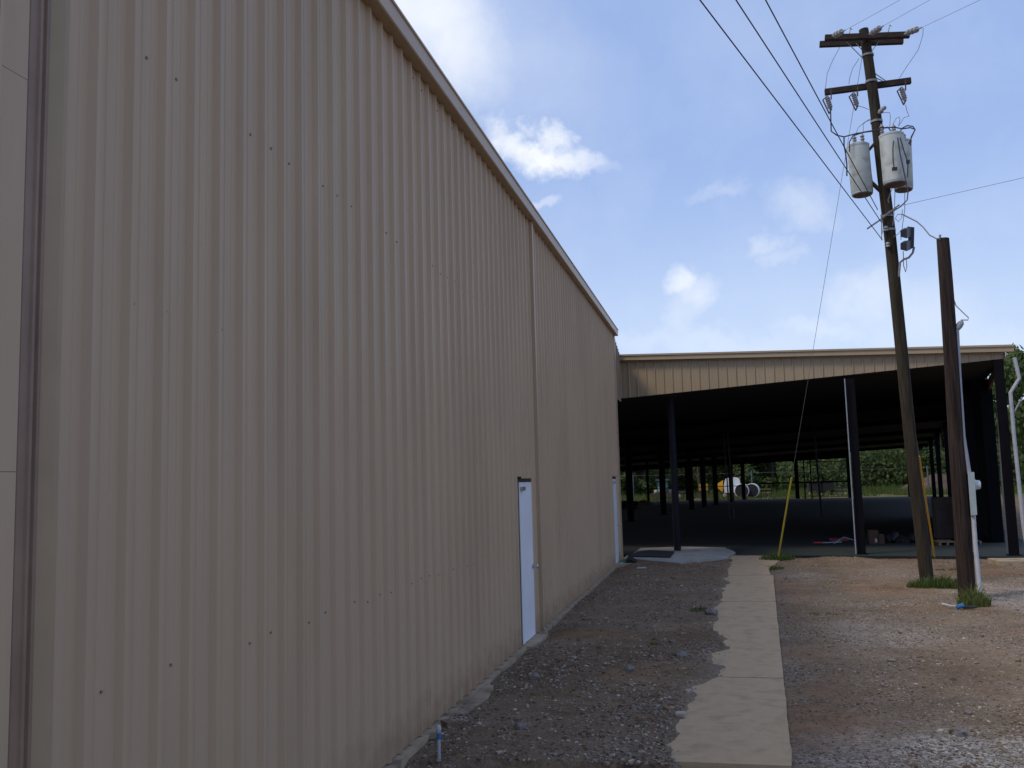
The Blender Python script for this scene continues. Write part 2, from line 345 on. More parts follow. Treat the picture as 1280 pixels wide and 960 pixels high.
fs = [(j*nx+i, j*nx+i+1, (j+1)*nx+i+1, (j+1)*nx+i) for j in range(ny-1) for i in range(nx-1)]
me = bpy.data.meshes.new('ground'); me.from_pydata(verts, [], fs); me.update(); me.materials.append(MT['ground'])
for nm, arr in (('clay', cl), ('grass', gs), ('dirt', dr), ('pale', pa)):
    a = me.attributes.new(nm, 'FLOAT', 'POINT'); a.data.foreach_set('value', arr)
me.polygons.foreach_set('use_smooth', [True]*len(fs))
kind((lambda o: (COL.objects.link(o), o)[1])(bpy.data.objects.new('ground', me)))

# gravel: loose stones lying on the sheet
octv = [(1,0,0),(0,1,0),(-1,0,0),(0,-1,0),(0,0,1),(0,0,-1)]
octf = [(0,1,4),(1,2,4),(2,3,4),(3,0,4),(1,0,5),(2,1,5),(3,2,5),(0,3,5)]
cube = [(-1,-1,-1),(1,-1,-1),(1,1,-1),(-1,1,-1),(-1,-1,1),(1,-1,1),(1,1,1),(-1,1,1)]
cubf = [(3,2,1,0),(4,5,6,7),(0,1,5,4),(1,2,6,5),(2,3,7,6),(3,0,4,7)]
def stones(spots, name):
    V = []; Fs = []; A = []
    for x, y, z, r, c in spots:
        vs, ff = (octv, octf) if random.random() < .45 else (cube, cubf)
        k = 1 if vs is octv else .68
        ro = Matrix.Rotation(random.random()*6.3, 3, 'Z') @ Matrix.Rotation(random.uniform(-.5,.5), 3, 'X')
        sx, sy, sz = r*k*random.uniform(.75,1.35), r*k*random.uniform(.6,1.1), r*k*random.uniform(.4,.75); i = len(V)
        for p in vs:
            q = ro @ Vector((p[0]*sx*random.uniform(.7,1.15), p[1]*sy*random.uniform(.7,1.15), p[2]*sz*random.uniform(.7,1.1)))
            V.append((x+q.x, y+q.y, z+q.z)); A.append(c)
        Fs += [tuple(i+j for j in f_) for f_ in ff]
    me = bpy.data.meshes.new(name); me.from_pydata(V, [], Fs); me.update(); me.materials.append(MT['stone'])
    a = me.attributes.new('clay', 'FLOAT', 'POINT'); a.data.foreach_set('value', A)
    o = bpy.data.objects.new(name, me); COL.objects.link(o); return o
sp = []; tries = 0; JY = [G(950, v, .04).y for v in (957, 882, 847, 752, 719)]
berm = G(1045, 704)
while len(sp) < 90000 and tries < 400000:
    tries += 1
    y = 5.8 + 18.4*random.random()**1.6; x = random.uniform(-2.42, min(9.5, 2+y*.42))
    if xl(y) - .02 + .10*N2(0, y, 2.6, 3) < x < xr(y)+.02 and 7.25 < y < 24: 
        if random.random() > .012 + .30*sm(.16, 0, x-xl(y)) + .12*sm(.07, 0, min(abs(y-j) for j in JY)): continue
        z0 = .04; small = .45
    else: z0 = gz(x, y); small = 1
    d = Vector((x, y, 0)) - SO
    if d.dot(EV) > -.5 and d.dot(EU) < .9: continue
    c = clay(x, y)
    dens = .28 + .95*sm(-.25, .45, N2(x, y, .9, 2) + .5*N2(x, y, 3, 8)) ; dens *= 1-.75*c; dens += .6*pale(x, y)
    if x > 1 and y < 9.3: dens += .5*sm(.5, 2.2, x-.4)
    bd = math.exp(-((x-berm.x)/1.3)**2-((y-berm.y)/.6)**2); dens += bd
    if random.random() > dens: continue
    r = random.choice((.005,.006,.007,.009,.010,.012,.015,.021) if x < 0 else (.005,.006,.007,.008,.009,.011,.014))*random.uniform(.8,1.25)*small
    if random.random() < .016: r *= random.uniform(1.6,2.8)
    sp.append((x, y, z0 + r*.15, r, min(.85, c*.7 + .25*random.random()*(x < 0))))
kind(stones(sp, 'gravel'), 'stuff')

# ------------------------------------------------------------------ walkway and pads
joints = [G(950, v, .04).y for v in (957, 882, 847, 752, 719)]
segs = list(zip(joints, joints[1:]))
w = MB()
for a, b_ in segs:
    a2, b2 = a+.012, b_-.012; k = 14
    R_ = [(xr(a2+(b2-a2)*i/k)+.012*N2(1, (a2+(b2-a2)*i/k), 3), a2+(b2-a2)*i/k) for i in range(k+1)]
    L_ = [(xr(b2)-1.12, b2), (xr(a2)-1.12, a2)]
    w.prism(R_[0:1]+R_[1:]+L_, -.08, .04+random.uniform(-.004,.004))
w.prism([(.97,joints[-1]+.02),(1.0,21.5),(1.32,23.2),(1.6,24.2),(1.64,24.75),(.1,24.95),(.1,23.4),(-.1,joints[-1]+.02)][0:8], -.08, .045)
kind(w.build('walkway', 'conc'))
pad = [G(785,700,.05),G(850,706,.05),G(907,700,.05),G(920,692,.05),G(905,686,.05),G(850,685,.05),G(800,687,.05)]
pp = []
for i, p in enumerate(pad):
    q = pad[(i+1)%len(pad)]
    for t in range(8):
        z = p.lerp(q, t/8); pp.append((z.x+.05*N2(z.x,z.y,3), z.y+.06*N2(z.x,z.y,3,4)))
kind(MB().prism(pp, -.08, .092).build('concrete_pad', 'conc_pale'))
kind(MB().prism([(-2.5,21.9),(-1.2,22.5),(.2,23.3),(.2,24.6),(-2.5,25.2)], -.08, .048).build('concrete_apron', 'conc_tan'))
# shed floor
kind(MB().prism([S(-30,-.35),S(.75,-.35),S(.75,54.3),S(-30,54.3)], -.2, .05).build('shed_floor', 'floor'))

al = [S(-6.4,-.34)] + [S(.74,-.34), S(.74,4.6)]
for i in range(24):
    t = i/23; q = S(.74-7.14*t, 4.6-3.3*t+.5*N2(t*7,0,1.1)); al.append(q)
kind(MB().prism([(q.x,q.y) for q in al], .03, .054).build('algae_patch', 'algae'))
# ------------------------------------------------------------------ main metal building
WX = -2.5; EZ = 5.86
bld = thing('metal_building', (WX, 13.5, 0), 'long tan ribbed metal warehouse with two white doors filling the left side', 'building')
PIT = .2455
def ribwall(y0, y1, z0, z1, ph):
    prof = []
    k = math.floor((y0-ph)/PIT)
    while ph + k*PIT < y1:
        c = ph + k*PIT
        for dy, dx in ((-.034,0),(-.013,.030),(.013,.030),(.034,0),(.078,0),(.084,.0035),(.094,.0035),(.100,0),(.146,0),(.152,.0035),(.162,.0035),(.168,0)):
            yy = c+dy
            if y0 < yy < y1: prof.append((yy, dx))
        k += 1
    prof = [(y0,0)] + prof + [(y1,0)]
    return prof
def extrude(mb, prof, z0, z1, x0=WX, m=0):
    zs = [z0 + (z1-z0)*i/6 for i in range(7)]; i0 = len(mb.v)
    for z in zs:
        for yy, dx in prof: mb.v.append((x0+dx + .0025*noise.noise(Vector((yy*.8, z*.7, 0))), yy, z))
    n_ = len(prof)
    for j in range(6):
        for i in range(n_-1): mb.f.append((i0+j*n_+i, i0+j*n_+i+1, i0+(j+1)*n_+i+1, i0+(j+1)*n_+i)); mb.mi.append(m)
PH = 3.28
def screws(mb, y0, y1, z0, z1, gaps=()):
    k = math.ceil((y0-PH)/PIT)
    while PH + k*PIT < y1:
        for gi, zz in enumerate((.25,1.31,2.95,4.14,5.3,5.75)):
            c = PH + k*PIT + (.118 if gi % 2 else .05) + random.uniform(-.008,.008); z = zz+random.uniform(-.02,.02)
            if z0 < z < z1 and y0 < c < y1 and random.random() < .7: mb.box(WX-.002, WX+.007, c-.0055, c+.0055, z-.0055, z+.0055, 1)
        k += 1
D1 = (11.56, 12.42); D2 = (22.42, 23.2); DH = 2.12
for (a, b_, z0) in ((3.075, D1[0], .07), (D1[0], D1[1], DH+.06), (D1[1], D2[0], .07), (D2[0], D2[1], DH+.06), (D2[1], 24.0, .07)):
    mb = MB(); extrude(mb, ribwall(a, b_, z0, EZ, PH), z0, EZ); screws(mb, a, b_, z0, EZ); mb.build('wall_panel', ['tan', 'screw'], bld)
# stepped jamb and flat sliding panel at the near end
mb = MB(); jp = [(2.901,-.002),(2.905,.004),(2.945,.004),(2.95,.012),(2.962,.012),(2.968,-.006),(2.99,-.016),(3.0,-.016),(3.006,-.006),(3.014,-.006),(3.02,-.016),(3.035,-.016)]
extrude(mb, jp, 0.02, EZ); mb.build('jamb_trim', 'brown_trim', bld)
mb = MB(); extrude(mb, [(3.0352,-.016),(3.088,.012),(3.10,.012),(3.105,.004),(3.12,.004)], 0.02, EZ); mb.build('jamb_trim', 'olive_trim', bld)
mb = MB(); mb.box(WX-.04, WX+.002, 1.2, 2.90, .06, 2.21); mb.box(WX-.04, WX+.002, 1.2, 2.90, 2.212, 3.70); mb.box(WX-.04, WX+.002, 1.2, 2.90, 3.702, EZ); mb.build('sliding_door', 'tan', bld)
mb = MB(); mb.box(WX+.002, WX+.02, 2.735, 2.75, .06, EZ-.01); mb.build('panel_seam', 'tan_trim', bld)
mb = MB(); extrude(mb, ribwall(-12, 1.2, .07, EZ, PH), .07, EZ); mb.build('wall_panel', ['tan', 'screw'], bld)
# other walls and roof of the building
mb = MB(); mb.box(-28.5, WX-.12, -12, -11.9, .02, EZ); mb.box(-28.5, -28.4, -11.9, 23.9, .02, EZ); mb.box(-28.4, WX-.13, 23.8, 23.9, .02, EZ); mb.build('wall_panel', 'tan', bld)
mb = MB(); rz = EZ+.16
mb.hexa([(WX+.02,-12.2,rz-.06),(WX+.02,24.05,rz-.06),(-15.5,24.05,rz+.95),(-15.5,-12.2,rz+.95),(WX+.02,-12.2,rz-.01),(WX+.02,24.05,rz-.01),(-15.5,24.05,rz+1.0),(-15.5,-12.2,rz+1.0)])
mb.hexa([(-15.5,-12.2,rz+.95),(-15.5,24.05,rz+.95),(-28.7,24.05,rz-.06),(-28.7,-12.2,rz-.06),(-15.5,-12.2,rz+1.0),(-15.5,24.05,rz+1.0),(-28.7,24.05,rz-.01),(-28.7,-12.2,rz-.01)])
for yy in (-11.95, 23.85): mb.face([(-28.4,yy,EZ),(WX,yy,EZ),(-15.5,yy,rz+.95)])
mb.build('roof', 'roof', bld)
# eave gutter
mb = MB(); gp = [(0,-.005),(.105,-.01),(.115,.0),(.115,.135),(.128,.142),(.128,.162),(.0,.17)]
i0 = 0
ysx = [-12.2+ (36.25)*i/20 for i in range(21)]
for yy in ysx:
    for dx, dz in gp: mb.v.append((WX+.005+dx+.002*N2(yy,0,.4), yy, EZ+dz+.004*N2(yy,3,.5)))
n_ = len(gp)
for j in range(20):
    for i in range(n_-1): mb.f.append((j*n_+i, j*n_+i+1, (j+1)*n_+i+1, (j+1)*n_+i)); mb.mi.append(0)
mb.f += [tuple(range(n_)), tuple(20*n_+i for i in reversed(range(n_)))]; mb.mi += [0,0]
gut = mb.build('gutter', 'tan_trim', bld)
# downspout in the middle of the wall and corner trim at the far end
mb = MB(); mb.box(WX+.0, WX+.062, 12.72, 12.82, .11, EZ-.012)
mb.hexa([(WX+.004,12.722,.02),(WX+.11,12.722,.0),(WX+.11,12.818,.0),(WX+.004,12.818,.02),(WX+.002,12.721,.108),(WX+.062,12.721,.108),(WX+.062,12.819,.108),(WX+.002,12.819,.108)])
ds = mb.build('downspout', 'tan', bld)
MB().box(WX+.062, WX+.066, 12.70, 12.84, 1.9, 1.93).build('strap', 'tan_trim', ds)
mb = MB(); mb.box(WX-.02, WX+.035, 23.86, 24.02, .06, EZ-.012); mb.build('corner_trim', 'tan_trim', bld)
mb = MB(); mb.box(WX-.10, WX+.075, -12, D1[0]-.03, -.05, .064); mb.box(WX-.10, WX+.075, D1[1]+.03, D2[0]-.03, -.05, .064); mb.box(WX-.1, WX+.075, D2[1]+.03, 24.0, -.05, .064)
rough = []
for i in range(12):
    t = i/11; yy = 7.9+1.6*t; rough.append((WX+.08+.16*math.sin(PI*t)**.5+.03*N2(yy,0,6), yy))
mb.prism([(WX+.08, 7.9)]+rough+[(WX+.08, 9.5)], -.05, .055)
mb.build('foundation', 'conc_tan', bld)
for (a, b_) in (D1, D2):
    mb = MB(); mb.box(WX-.06, WX+.004, a, a+.035, .04, DH+.05); mb.box(WX-.06, WX+.004, b_-.03, b_, .04, DH+.05); mb.box(WX-.06, WX+.004, a+.036, b_-.031, DH, DH+.05)
    fr = mb.build('door_frame', 'dark_gap', bld)
    dr_ = MB().box(WX-.05, WX+.012, a+.04, b_-.036, .075, DH-.012).build('door', 'door', bld)
    mb = MB(); lathe(mb, (WX+.012, b_-.10, .98), (1,0,0), [(0,.032),(.008,.032),(.01,.012),(.04,.012),(.045,.027),(.07,.030),(.082,.02),(.084,0)], 12); mb.build('knob', 'steel', dr_, True)
    mb = MB(); mb.box(WX+.012, WX+.05, a+.08, a+.26, DH-.12, DH-.07); mb.build('door_closer', 'steel', dr_)
    mb = MB(); mb.box(WX-.02, WX+.06, a-.03, b_+.03, DH+.056, DH+.066); mb.box(WX+.055, WX+.062, a-.03, b_+.03, DH+.035, DH+.056); mb.build('drip_cap', 'tan_trim', bld)
    mb = MB(); mb.box(WX-.06, WX+.16, a-.05, b_+.1, -.05, .066); mb.build('threshold', 'conc_tan', bld)
# recessed strip joining the building to the shed
mb = MB(); prof = ribwall(24.0, 25.85, 0, 1, PH); i0 = len(mb.v)
for yy, dx in prof: mb.v += [(WX-.05+dx, yy, 4.25), (WX-.05+dx, yy, EZ+.15-(yy-24.0)*.235)]
for i in range(len(prof)-1): mb.f.append((i*2, i*2+2, i*2+3, i*2+1)); mb.mi.append(0)
mb.build('link_wall', 'brown_trim', bld)

# ------------------------------------------------------------------ open shed
shed = thing('open_shed', S(-5, 0), 'wide open pole shed with tan fascia and dark interior at the yard end', 'shed')
ul, ur = -9.72, .12
def gzt(u): return 5.42 + (4.90-5.42)*(u-ul)/(ur-ul)      # underside of gutter
def fzb(u): return 4.335 + (4.745-4.335)*(u-ul)/(ur-ul)
mb = MB(); u = ul; k = 0; pts = []
while u < ur:
    for du, dv in ((0,0),(.016,-.026),(.04,-.026),(.056,0),(.12,0),(.128,-.004),(.142,-.004),(.15,0)):
        if u+du < ur: pts.append((u+du, dv))
    u += .2455
pts.append((ur, 0)); i0 = 0
for uu, dv in pts:
    a = S(uu, dv, fzb(uu)); c = S(uu, dv, gzt(uu)+.02); mb.v += [tuple(a), tuple(c)]
for i in range(len(pts)-1): mb.f.append((2*i, 2*i+2, 2*i+3, 2*i+1)); mb.mi.append(0)
mb.build('fascia', ['pan'], shed)
mb = MB()
def sbar(mb, u0, u1, v0, v1, z00, z01, z10, z11, m=0):   # slanting box along u
    return mb.hexa([S(u0,v0,z00),S(u1,v0,z10),S(u1,v1,z10),S(u0,v1,z00),S(u0,v0,z01),S(u1,v0,z11),S(u1,v1,z11),S(u0,v1,z01)], m)
g0, g1 = ul-.05, ur+.22
sbar(mb, g0, g1, -.16, .01, gzt(g0), gzt(g0)+.115, gzt(g1), gzt(g1)+.115)
sbar(mb, g0, g1, -.19, -.0, gzt(g0)+.118, gzt(g0)+.165, gzt(g1)+.118, gzt(g1)+.165)
mb.build('gutter', 'pan_trim', shed)
mb = MB(); sbar(mb, ul, ur, -.035, -.028, gzt(ul)-.035, gzt(ul)-.002, gzt(ur)-.035, gzt(ur)-.002); mb.build('trim_strip', 'pan_trim', shed)
# side fascia at the right end and added dark sheet
mb = MB(); mb.hexa([S(.12,.03,4.70),S(.17,.03,4.70),S(.17,4.4,4.34),S(.12,4.4,4.34),S(.12,.03,4.91),S(.17,.03,4.91),S(.17,4.4,4.62),S(.12,4.4,4.62)])
mb.hexa([S(.12,4.42,4.33),S(.17,4.42,4.33),S(.17,54,4.05),S(.12,54,4.05),S(.12,4.42,4.62),S(.17,4.42,4.62),S(.17,54,4.3),S(.12,54,4.3)]); mb.build('side_fascia', 'brown_trim', shed)
# roof: top skin and dark underside
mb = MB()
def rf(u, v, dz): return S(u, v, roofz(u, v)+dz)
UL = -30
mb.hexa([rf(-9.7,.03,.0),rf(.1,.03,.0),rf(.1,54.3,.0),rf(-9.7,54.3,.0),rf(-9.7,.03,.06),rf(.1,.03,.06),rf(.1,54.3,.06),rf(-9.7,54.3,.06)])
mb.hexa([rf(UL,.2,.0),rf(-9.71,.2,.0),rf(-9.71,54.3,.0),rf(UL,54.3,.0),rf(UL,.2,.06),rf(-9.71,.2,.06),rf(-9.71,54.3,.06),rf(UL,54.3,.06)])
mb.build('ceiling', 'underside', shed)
mb = MB(); mb.hexa([S(-9.7,.02,5.5),S(.2,.02,5.02),S(.2,54.4,4.5),S(-9.7,54.4,4.5),S(-9.7,.02,5.54),S(.2,.02,5.06),S(.2,54.4,4.54),S(-9.7,54.4,4.54)]); mb.build('roof', 'roof', shed)
# beams under the roof
def beam(u0, v0, u1, v1, w_, h_, dz=0):
    a, b_ = rf(u0, v0, -h_/2-.004+dz), rf(u1, v1, -h_/2-.004+dz); MB().bar(a, b_, w_, h_).build('beam', 'charcoal', shed)
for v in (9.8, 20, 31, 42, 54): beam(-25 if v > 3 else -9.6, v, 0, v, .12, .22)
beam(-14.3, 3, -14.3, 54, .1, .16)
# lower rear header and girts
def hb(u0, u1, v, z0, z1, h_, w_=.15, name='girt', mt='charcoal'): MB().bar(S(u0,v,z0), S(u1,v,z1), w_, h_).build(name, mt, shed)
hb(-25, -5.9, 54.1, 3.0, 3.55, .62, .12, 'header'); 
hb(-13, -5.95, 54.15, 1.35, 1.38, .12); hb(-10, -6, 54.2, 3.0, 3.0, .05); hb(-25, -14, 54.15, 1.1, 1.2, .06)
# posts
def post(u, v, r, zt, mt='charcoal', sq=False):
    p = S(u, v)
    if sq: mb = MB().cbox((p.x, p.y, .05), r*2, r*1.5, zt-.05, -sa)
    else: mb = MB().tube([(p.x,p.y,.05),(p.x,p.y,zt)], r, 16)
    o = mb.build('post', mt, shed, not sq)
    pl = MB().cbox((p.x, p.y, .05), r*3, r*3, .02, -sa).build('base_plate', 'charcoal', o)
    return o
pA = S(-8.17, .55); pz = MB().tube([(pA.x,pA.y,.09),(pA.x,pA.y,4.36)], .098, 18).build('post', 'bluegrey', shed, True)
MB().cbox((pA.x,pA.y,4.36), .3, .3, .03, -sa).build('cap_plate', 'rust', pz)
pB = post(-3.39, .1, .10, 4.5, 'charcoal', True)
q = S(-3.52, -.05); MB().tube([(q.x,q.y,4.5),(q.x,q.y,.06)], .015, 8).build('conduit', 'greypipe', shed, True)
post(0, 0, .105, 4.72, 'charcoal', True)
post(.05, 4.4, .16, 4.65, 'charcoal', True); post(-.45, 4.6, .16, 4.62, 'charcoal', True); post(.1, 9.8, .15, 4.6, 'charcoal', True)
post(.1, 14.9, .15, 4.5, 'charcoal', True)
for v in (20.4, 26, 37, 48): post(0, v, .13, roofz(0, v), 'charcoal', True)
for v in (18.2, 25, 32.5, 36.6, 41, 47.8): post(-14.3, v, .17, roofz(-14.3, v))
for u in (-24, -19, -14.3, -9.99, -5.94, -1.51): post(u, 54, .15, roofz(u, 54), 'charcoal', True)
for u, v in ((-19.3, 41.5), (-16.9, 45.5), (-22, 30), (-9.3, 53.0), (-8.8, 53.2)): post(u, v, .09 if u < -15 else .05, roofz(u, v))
MB().hexa([S(-.02,4.6,.05),S(.02,4.6,.05),S(.02,21,.05),S(-.02,21,.05),S(-.02,4.6,4.62),S(.02,4.6,4.62),S(.02,21,4.45),S(-.02,21,4.45)]).build('added_side_sheet', 'underside', shed)  # added dark sheet: merges the post row and blocks light from the right
# downspout with an offset at the right end, thin conduit beside it
dsp = [W(1268,447,23.9), W(1274,473,23.9), W(1263,491,23.9), W(1267,540,23.9), W(1279,655,23.9)]
dsp.append(Vector((dsp[-1].x+.05, 23.9, .0)))
MB().tube(dsp, .044, 8).build('downspout', 'whitepipe', shed)
a = W(1247,506,24.9); MB().tube([a, W(1252,590,24.9), W(1258,665,24.9), Vector((W(1259,684,24.9).x, 24.9, .05))], .03, 8).build('conduit', 'dimpipe', shed, True)
MB().bar(W(1268,515,23.93), W(1276,500,23.7), .03, .03).build('bracket', 'whitepipe', shed)
MB().bar(W(1238,495,28.3), W(1243,494.5,28.3), .06, .05).build('bracket', 'charcoal', shed)
# concrete curb under the corner post
c0 = G(1251,708); kind(MB().box(c0.x-.05, c0.x+2.6, c0.y-.05, c0.y+.8, -.05, .11).build('kerb', 'conc_tan'))

# ------------------------------------------------------------------ utility pole
PB = G(1158, 730); PY = PB.y
up = thing('utility_pole', PB, 'tall leaning weathered wooden utility pole carrying crossarms and three transformers', 'utility pole')
ax = [Vector((PB.x+.02, PY, -.1))] + [W(u_, v_, PY) for u_, v_ in ((1150,650),(1141,580),(1131,480),(1122,390),(1112,290),(1103,215),(1093,130),(1084,65),(1079.5,37))]
rr = [.125,.122,.118,.115,.112,.11,.107,.103,.098,.093]
# resample the shaft
def resamp(P, R, n_):
    L_ = [0]
    for a, b_ in zip(P, P[1:]): L_.append(L_[-1]+(b_-a).length)
    out = []; rad = []
    for i in range(n_+1):
        s_ = L_[-1]*i/n_
        for j in range(len(P)-1):
            if s_ <= L_[j+1]+1e-6: t = (s_-L_[j])/(L_[j+1]-L_[j]); out.append(P[j].lerp(P[j+1], t)); rad.append(R[j]*(1-t)+R[j+1]*t); break
    return out, rad
P_, R_ = resamp(ax, rr, 40); MB().tube(P_, R_, 20, jit=.07).build('shaft', 'pole', up, True)
def onpole(v): # axis point of the pole at picture height v
    best = min(P_, key=lambda p: abs((480-F*((M.transposed()@(p-Vector((0,0,H)))).y)/-((M.transposed()@(p-Vector((0,0,H)))).z))-v)); return best
def Pn(u_, v_, dy=0): return W(u_, v_, PY+dy)
MB().bar(Pn(1024.5,55.5,.2), Pn(1129,51.5,.2), .1, .105).build('crossarm', 'arm', up)
MB().bar(Pn(1031,47.6,-.18), Pn(1137,43.6,-.18), .1, .105).build('crossarm', 'arm', up)
MB().bar(Pn(1031,115.3,.16), Pn(1138.5,101,.16), .1, .11).build('crossarm', 'arm', up)
for a, b_, dy in (((1058,52),(1078.5,73),-.1),((1070,54),(1079,64),.12),((1099,51),(1087,68),-.1),((1091,90),(1107,101),-.02),((1092,96),(1103,101),.1)):
    MB().bar(Pn(*a,dy), Pn(*b_,dy), .02, .012).build('brace', 'galv', up)
for v_ in (67, 97, 150, 262, 290):
    p = onpole(v_); MB().tube([p+Vector((0,0,-.02)), p+Vector((0,0,.02))], .118, 16).build('band', 'galv', up)
# strain insulators on the upper arm
def insul(a, b_, name='insulator'):
    mb = MB(); L_ = (b_-a).length; pr = [(0,.02)]
    for t in (.2,.42,.64): pr += [(L_*t,.022),(L_*(t+.02),.062),(L_*(t+.09),.055),(L_*(t+.12),.022)]
    pr += [(L_*.85,.014),(L_,.014)]; lathe(mb, a, b_-a, pr, 12); return mb.build(name, 'porc', up, True)
for a, b_ in (((1041,45),(1056,38)),((1087,43),(1104,32.5)),((1131,42.5),(1152,34.5))): insul(Pn(*a,-.3), Pn(*b_,-.75))
for a in ((1062,40),(1111,36)): MB().tube([Pn(a[0]-1,a[1]+6,-.2), Pn(*a,-.2), Pn(a[0]+1,a[1]-5,-.2), Pn(a[0]+3,a[1]-3,-.2)], .012, 6).build('clamp', 'galv', up)
for p in ((1098,142,-.16),):
    mb = MB(); a = Pn(*p); lathe(mb, a, (.6,-.2,.5), [(0,.02),(.04,.05),(.09,.05),(.1,.03),(.14,.045),(.18,.03)], 10); mb.build('insulator', 'porc', up, True)
for p in ((1107.5,286),(1110,306)):
    mb = MB(); a = Pn(p[0],p[1],-.13); lathe(mb, a+Vector((0,0,-.05)), (0,0,1), [(0,.03),(.01,.048),(.04,.035),(.06,.048),(.1,.03)], 12); mb.build('spool_insulator', 'porc', up, True)
mb = MB(); mb.bar(Pn(1084,286,-.13), Pn(1100,275,-.13), .03, .03); mb.bar(Pn(1100,275,-.13), Pn(1124,256,-.13), .025, .025); mb.bar(Pn(1102,268,-.14), Pn(1102,300,-.14), .03, .012); mb.build('bracket', 'galv', up)
# fused cutouts on the lower arm
for i, (u0, v0, s_) in enumerate(((1036,112,1),(1069,108,1),(1129,101,1))):
    co = thing('fuse_cutout', Pn(u0,v0,.05), ('grey porcelain fuse cutout hanging at the left end of the lower crossarm','grey porcelain fuse cutout hanging from the lower crossarm just left of the pole','grey porcelain fuse cutout hanging at the right end of the lower crossarm')[i], 'fuse cutout', 'fuse cutouts under the crossarm')
    mb = MB(); mb.bar(Pn(u0+3,v0-2,-.0), Pn(u0+3,v0+12,-.0), .035, .02); mb.build('hanger', 'rust', co)
    mb = MB(); a, b_ = Pn(u0-2.5,v0+8,-.05), Pn(u0+2.5,v0+25,-.05); L_ = (b_-a).length; pr = [(0,.03)]
    for t in (.15,.3,.45,.6,.75): pr += [(L_*t,.035),(L_*(t+.03),.052),(L_*(t+.09),.048),(L_*(t+.12),.035)]
    pr.append((L_,.03)); lathe(mb, a, b_-a, pr, 12); mb.build('insulator', 'porc', co, True)
    MB().tube([Pn(u0-7.5,v0+13,-.1), Pn(u0+.5,v0+30,-.1)], .014, 8).build('fuse_tube', 'rust', co, True)
    MB().bar(Pn(u0-7.5,v0+13,-.1), Pn(u0-2,v0+8,-.06), .02, .02).build('contact', 'rust', co); MB().bar(Pn(u0+.5,v0+30,-.1), Pn(u0+3,v0+25,-.06), .02, .02).build('contact', 'rust', co)
# transformers
def transformer(ut, vt, ub, vb, wpx, dy, label, bush):
    b0, t0 = Pn(ub, vb, dy), Pn(ut, vt, dy); axd = (t0-b0); L_ = axd.length; axd.normalize(); r = wpx/2*(PB.y*1.06)/F
    tr = thing('pole_transformer', b0, label, 'transformer', 'transformers on the utility pole')
    mb = MB(); lathe(mb, b0, axd, [(.012,r*.9),(.02,r*.96),(.05,r*.97),(.055,r*.99),(L_-.06,r),(L_-.055,r*1.03),(L_-.02,r*1.04),(L_-.01,r*.95),(L_+.03,r*.5),(L_+.035,.0)], 28); mb.build('tank', 'trans', tr, True)
    mb = MB(); lathe(mb, b0, axd, [(-.012,r*.82),(0,r*.9),(.011,r*.9)], 28); mb.build('base_ring', 'transbot', tr, True)
    for (du, dv, hh) in bush:
        a = Pn(ut+du, vt+3, dy-.03); mb = MB(); pr = [(0,.03)]
        for k in range(4): z_ = .03+k*hh/5; pr += [(z_,.028),(z_+.006,.045),(z_+.02,.042),(z_+.026,.028)]
        pr += [(hh*.92,.015),(hh,.012)]; lathe(mb, a, axd, pr, 10); mb.build('bushing', 'porc', tr, True)
    return tr
t1 = transformer(1072, 181, 1078, 244, 24, -.12, 'pale grey transformer can hanging alone on the left side of the pole', ((-3,0,.24),(7,0,.30)))
t2 = transformer(1114, 168, 1119.5, 231, 26, -.30, 'pale grey transformer can at right of the pole, in front of another can', ((-11,0,.26),(4,0,.26)))
t3 = transformer(1127, 176, 1129.5, 238, 21, .22, 'pale grey transformer can at right of the pole, mostly behind another can', ((3,0,.2),))
MB().bar(Pn(1084,190,-.1), Pn(1096,176,-.02), .05, .05).build('transformer_bracket', 'rust', up); MB().bar(Pn(1087,226,-.1), Pn(1102,240,-.02), .07, .05).build('transformer_bracket', 'rust', up)
mb = MB(); mb.bar(Pn(1084,190,-.1), Pn(1090,230,-.1), .035, .04); mb.build('transformer_bracket', 'rust', up)
MB().bar(Pn(1104,182,-.12), Pn(1126,186,.0), .06, .06).build('transformer_bracket', 'rust', up); MB().bar(Pn(1110,224,-.12), Pn(1126,228,.0), .06, .06).build('transformer_bracket', 'rust', up)
for pts, c in (([(1117,176),(1116,186),(1116.5,202),(1118,212)], 'wire'), ([(1122,172),(1125,192),(1130,215),(1135,240),(1134,250),(1126,258),(1110,268)], 'wire'), ([(1125,172),(1128,182),(1132,195),(1135,203),(1134,222)], 'wire')):
    tag(MB().tube([Pn(a, b_, -.62) for a, b_ in pts], .012, 6).build('cable_drop', c, None, True, Pn(*pts[0], -.62)), {1116:'short black cable ending in a connector on the face of the front right transformer',1125:'long black cable curving down from the front right transformer lid to the pole bracket',1128:'black cable hanging over the rear right transformer can'}[int(pts[1][0])], 'cable')
mb = MB(); c_ = Pn(1118.5,213,-.62); mb.cbox(c_, .09, .05, .06); tag(mb.build('cable_connector', 'black', None, False, c_), 'small black connector block at the end of a cable on the front transformer', 'connector')
mb = MB(); c_ = Pn(1135,204,-.62); mb.cbox(c_, .06, .05, .06); tag(mb.build('cable_connector', 'black', None, False, c_), 'small black connector on the cable over the right edge of the transformers', 'connector')
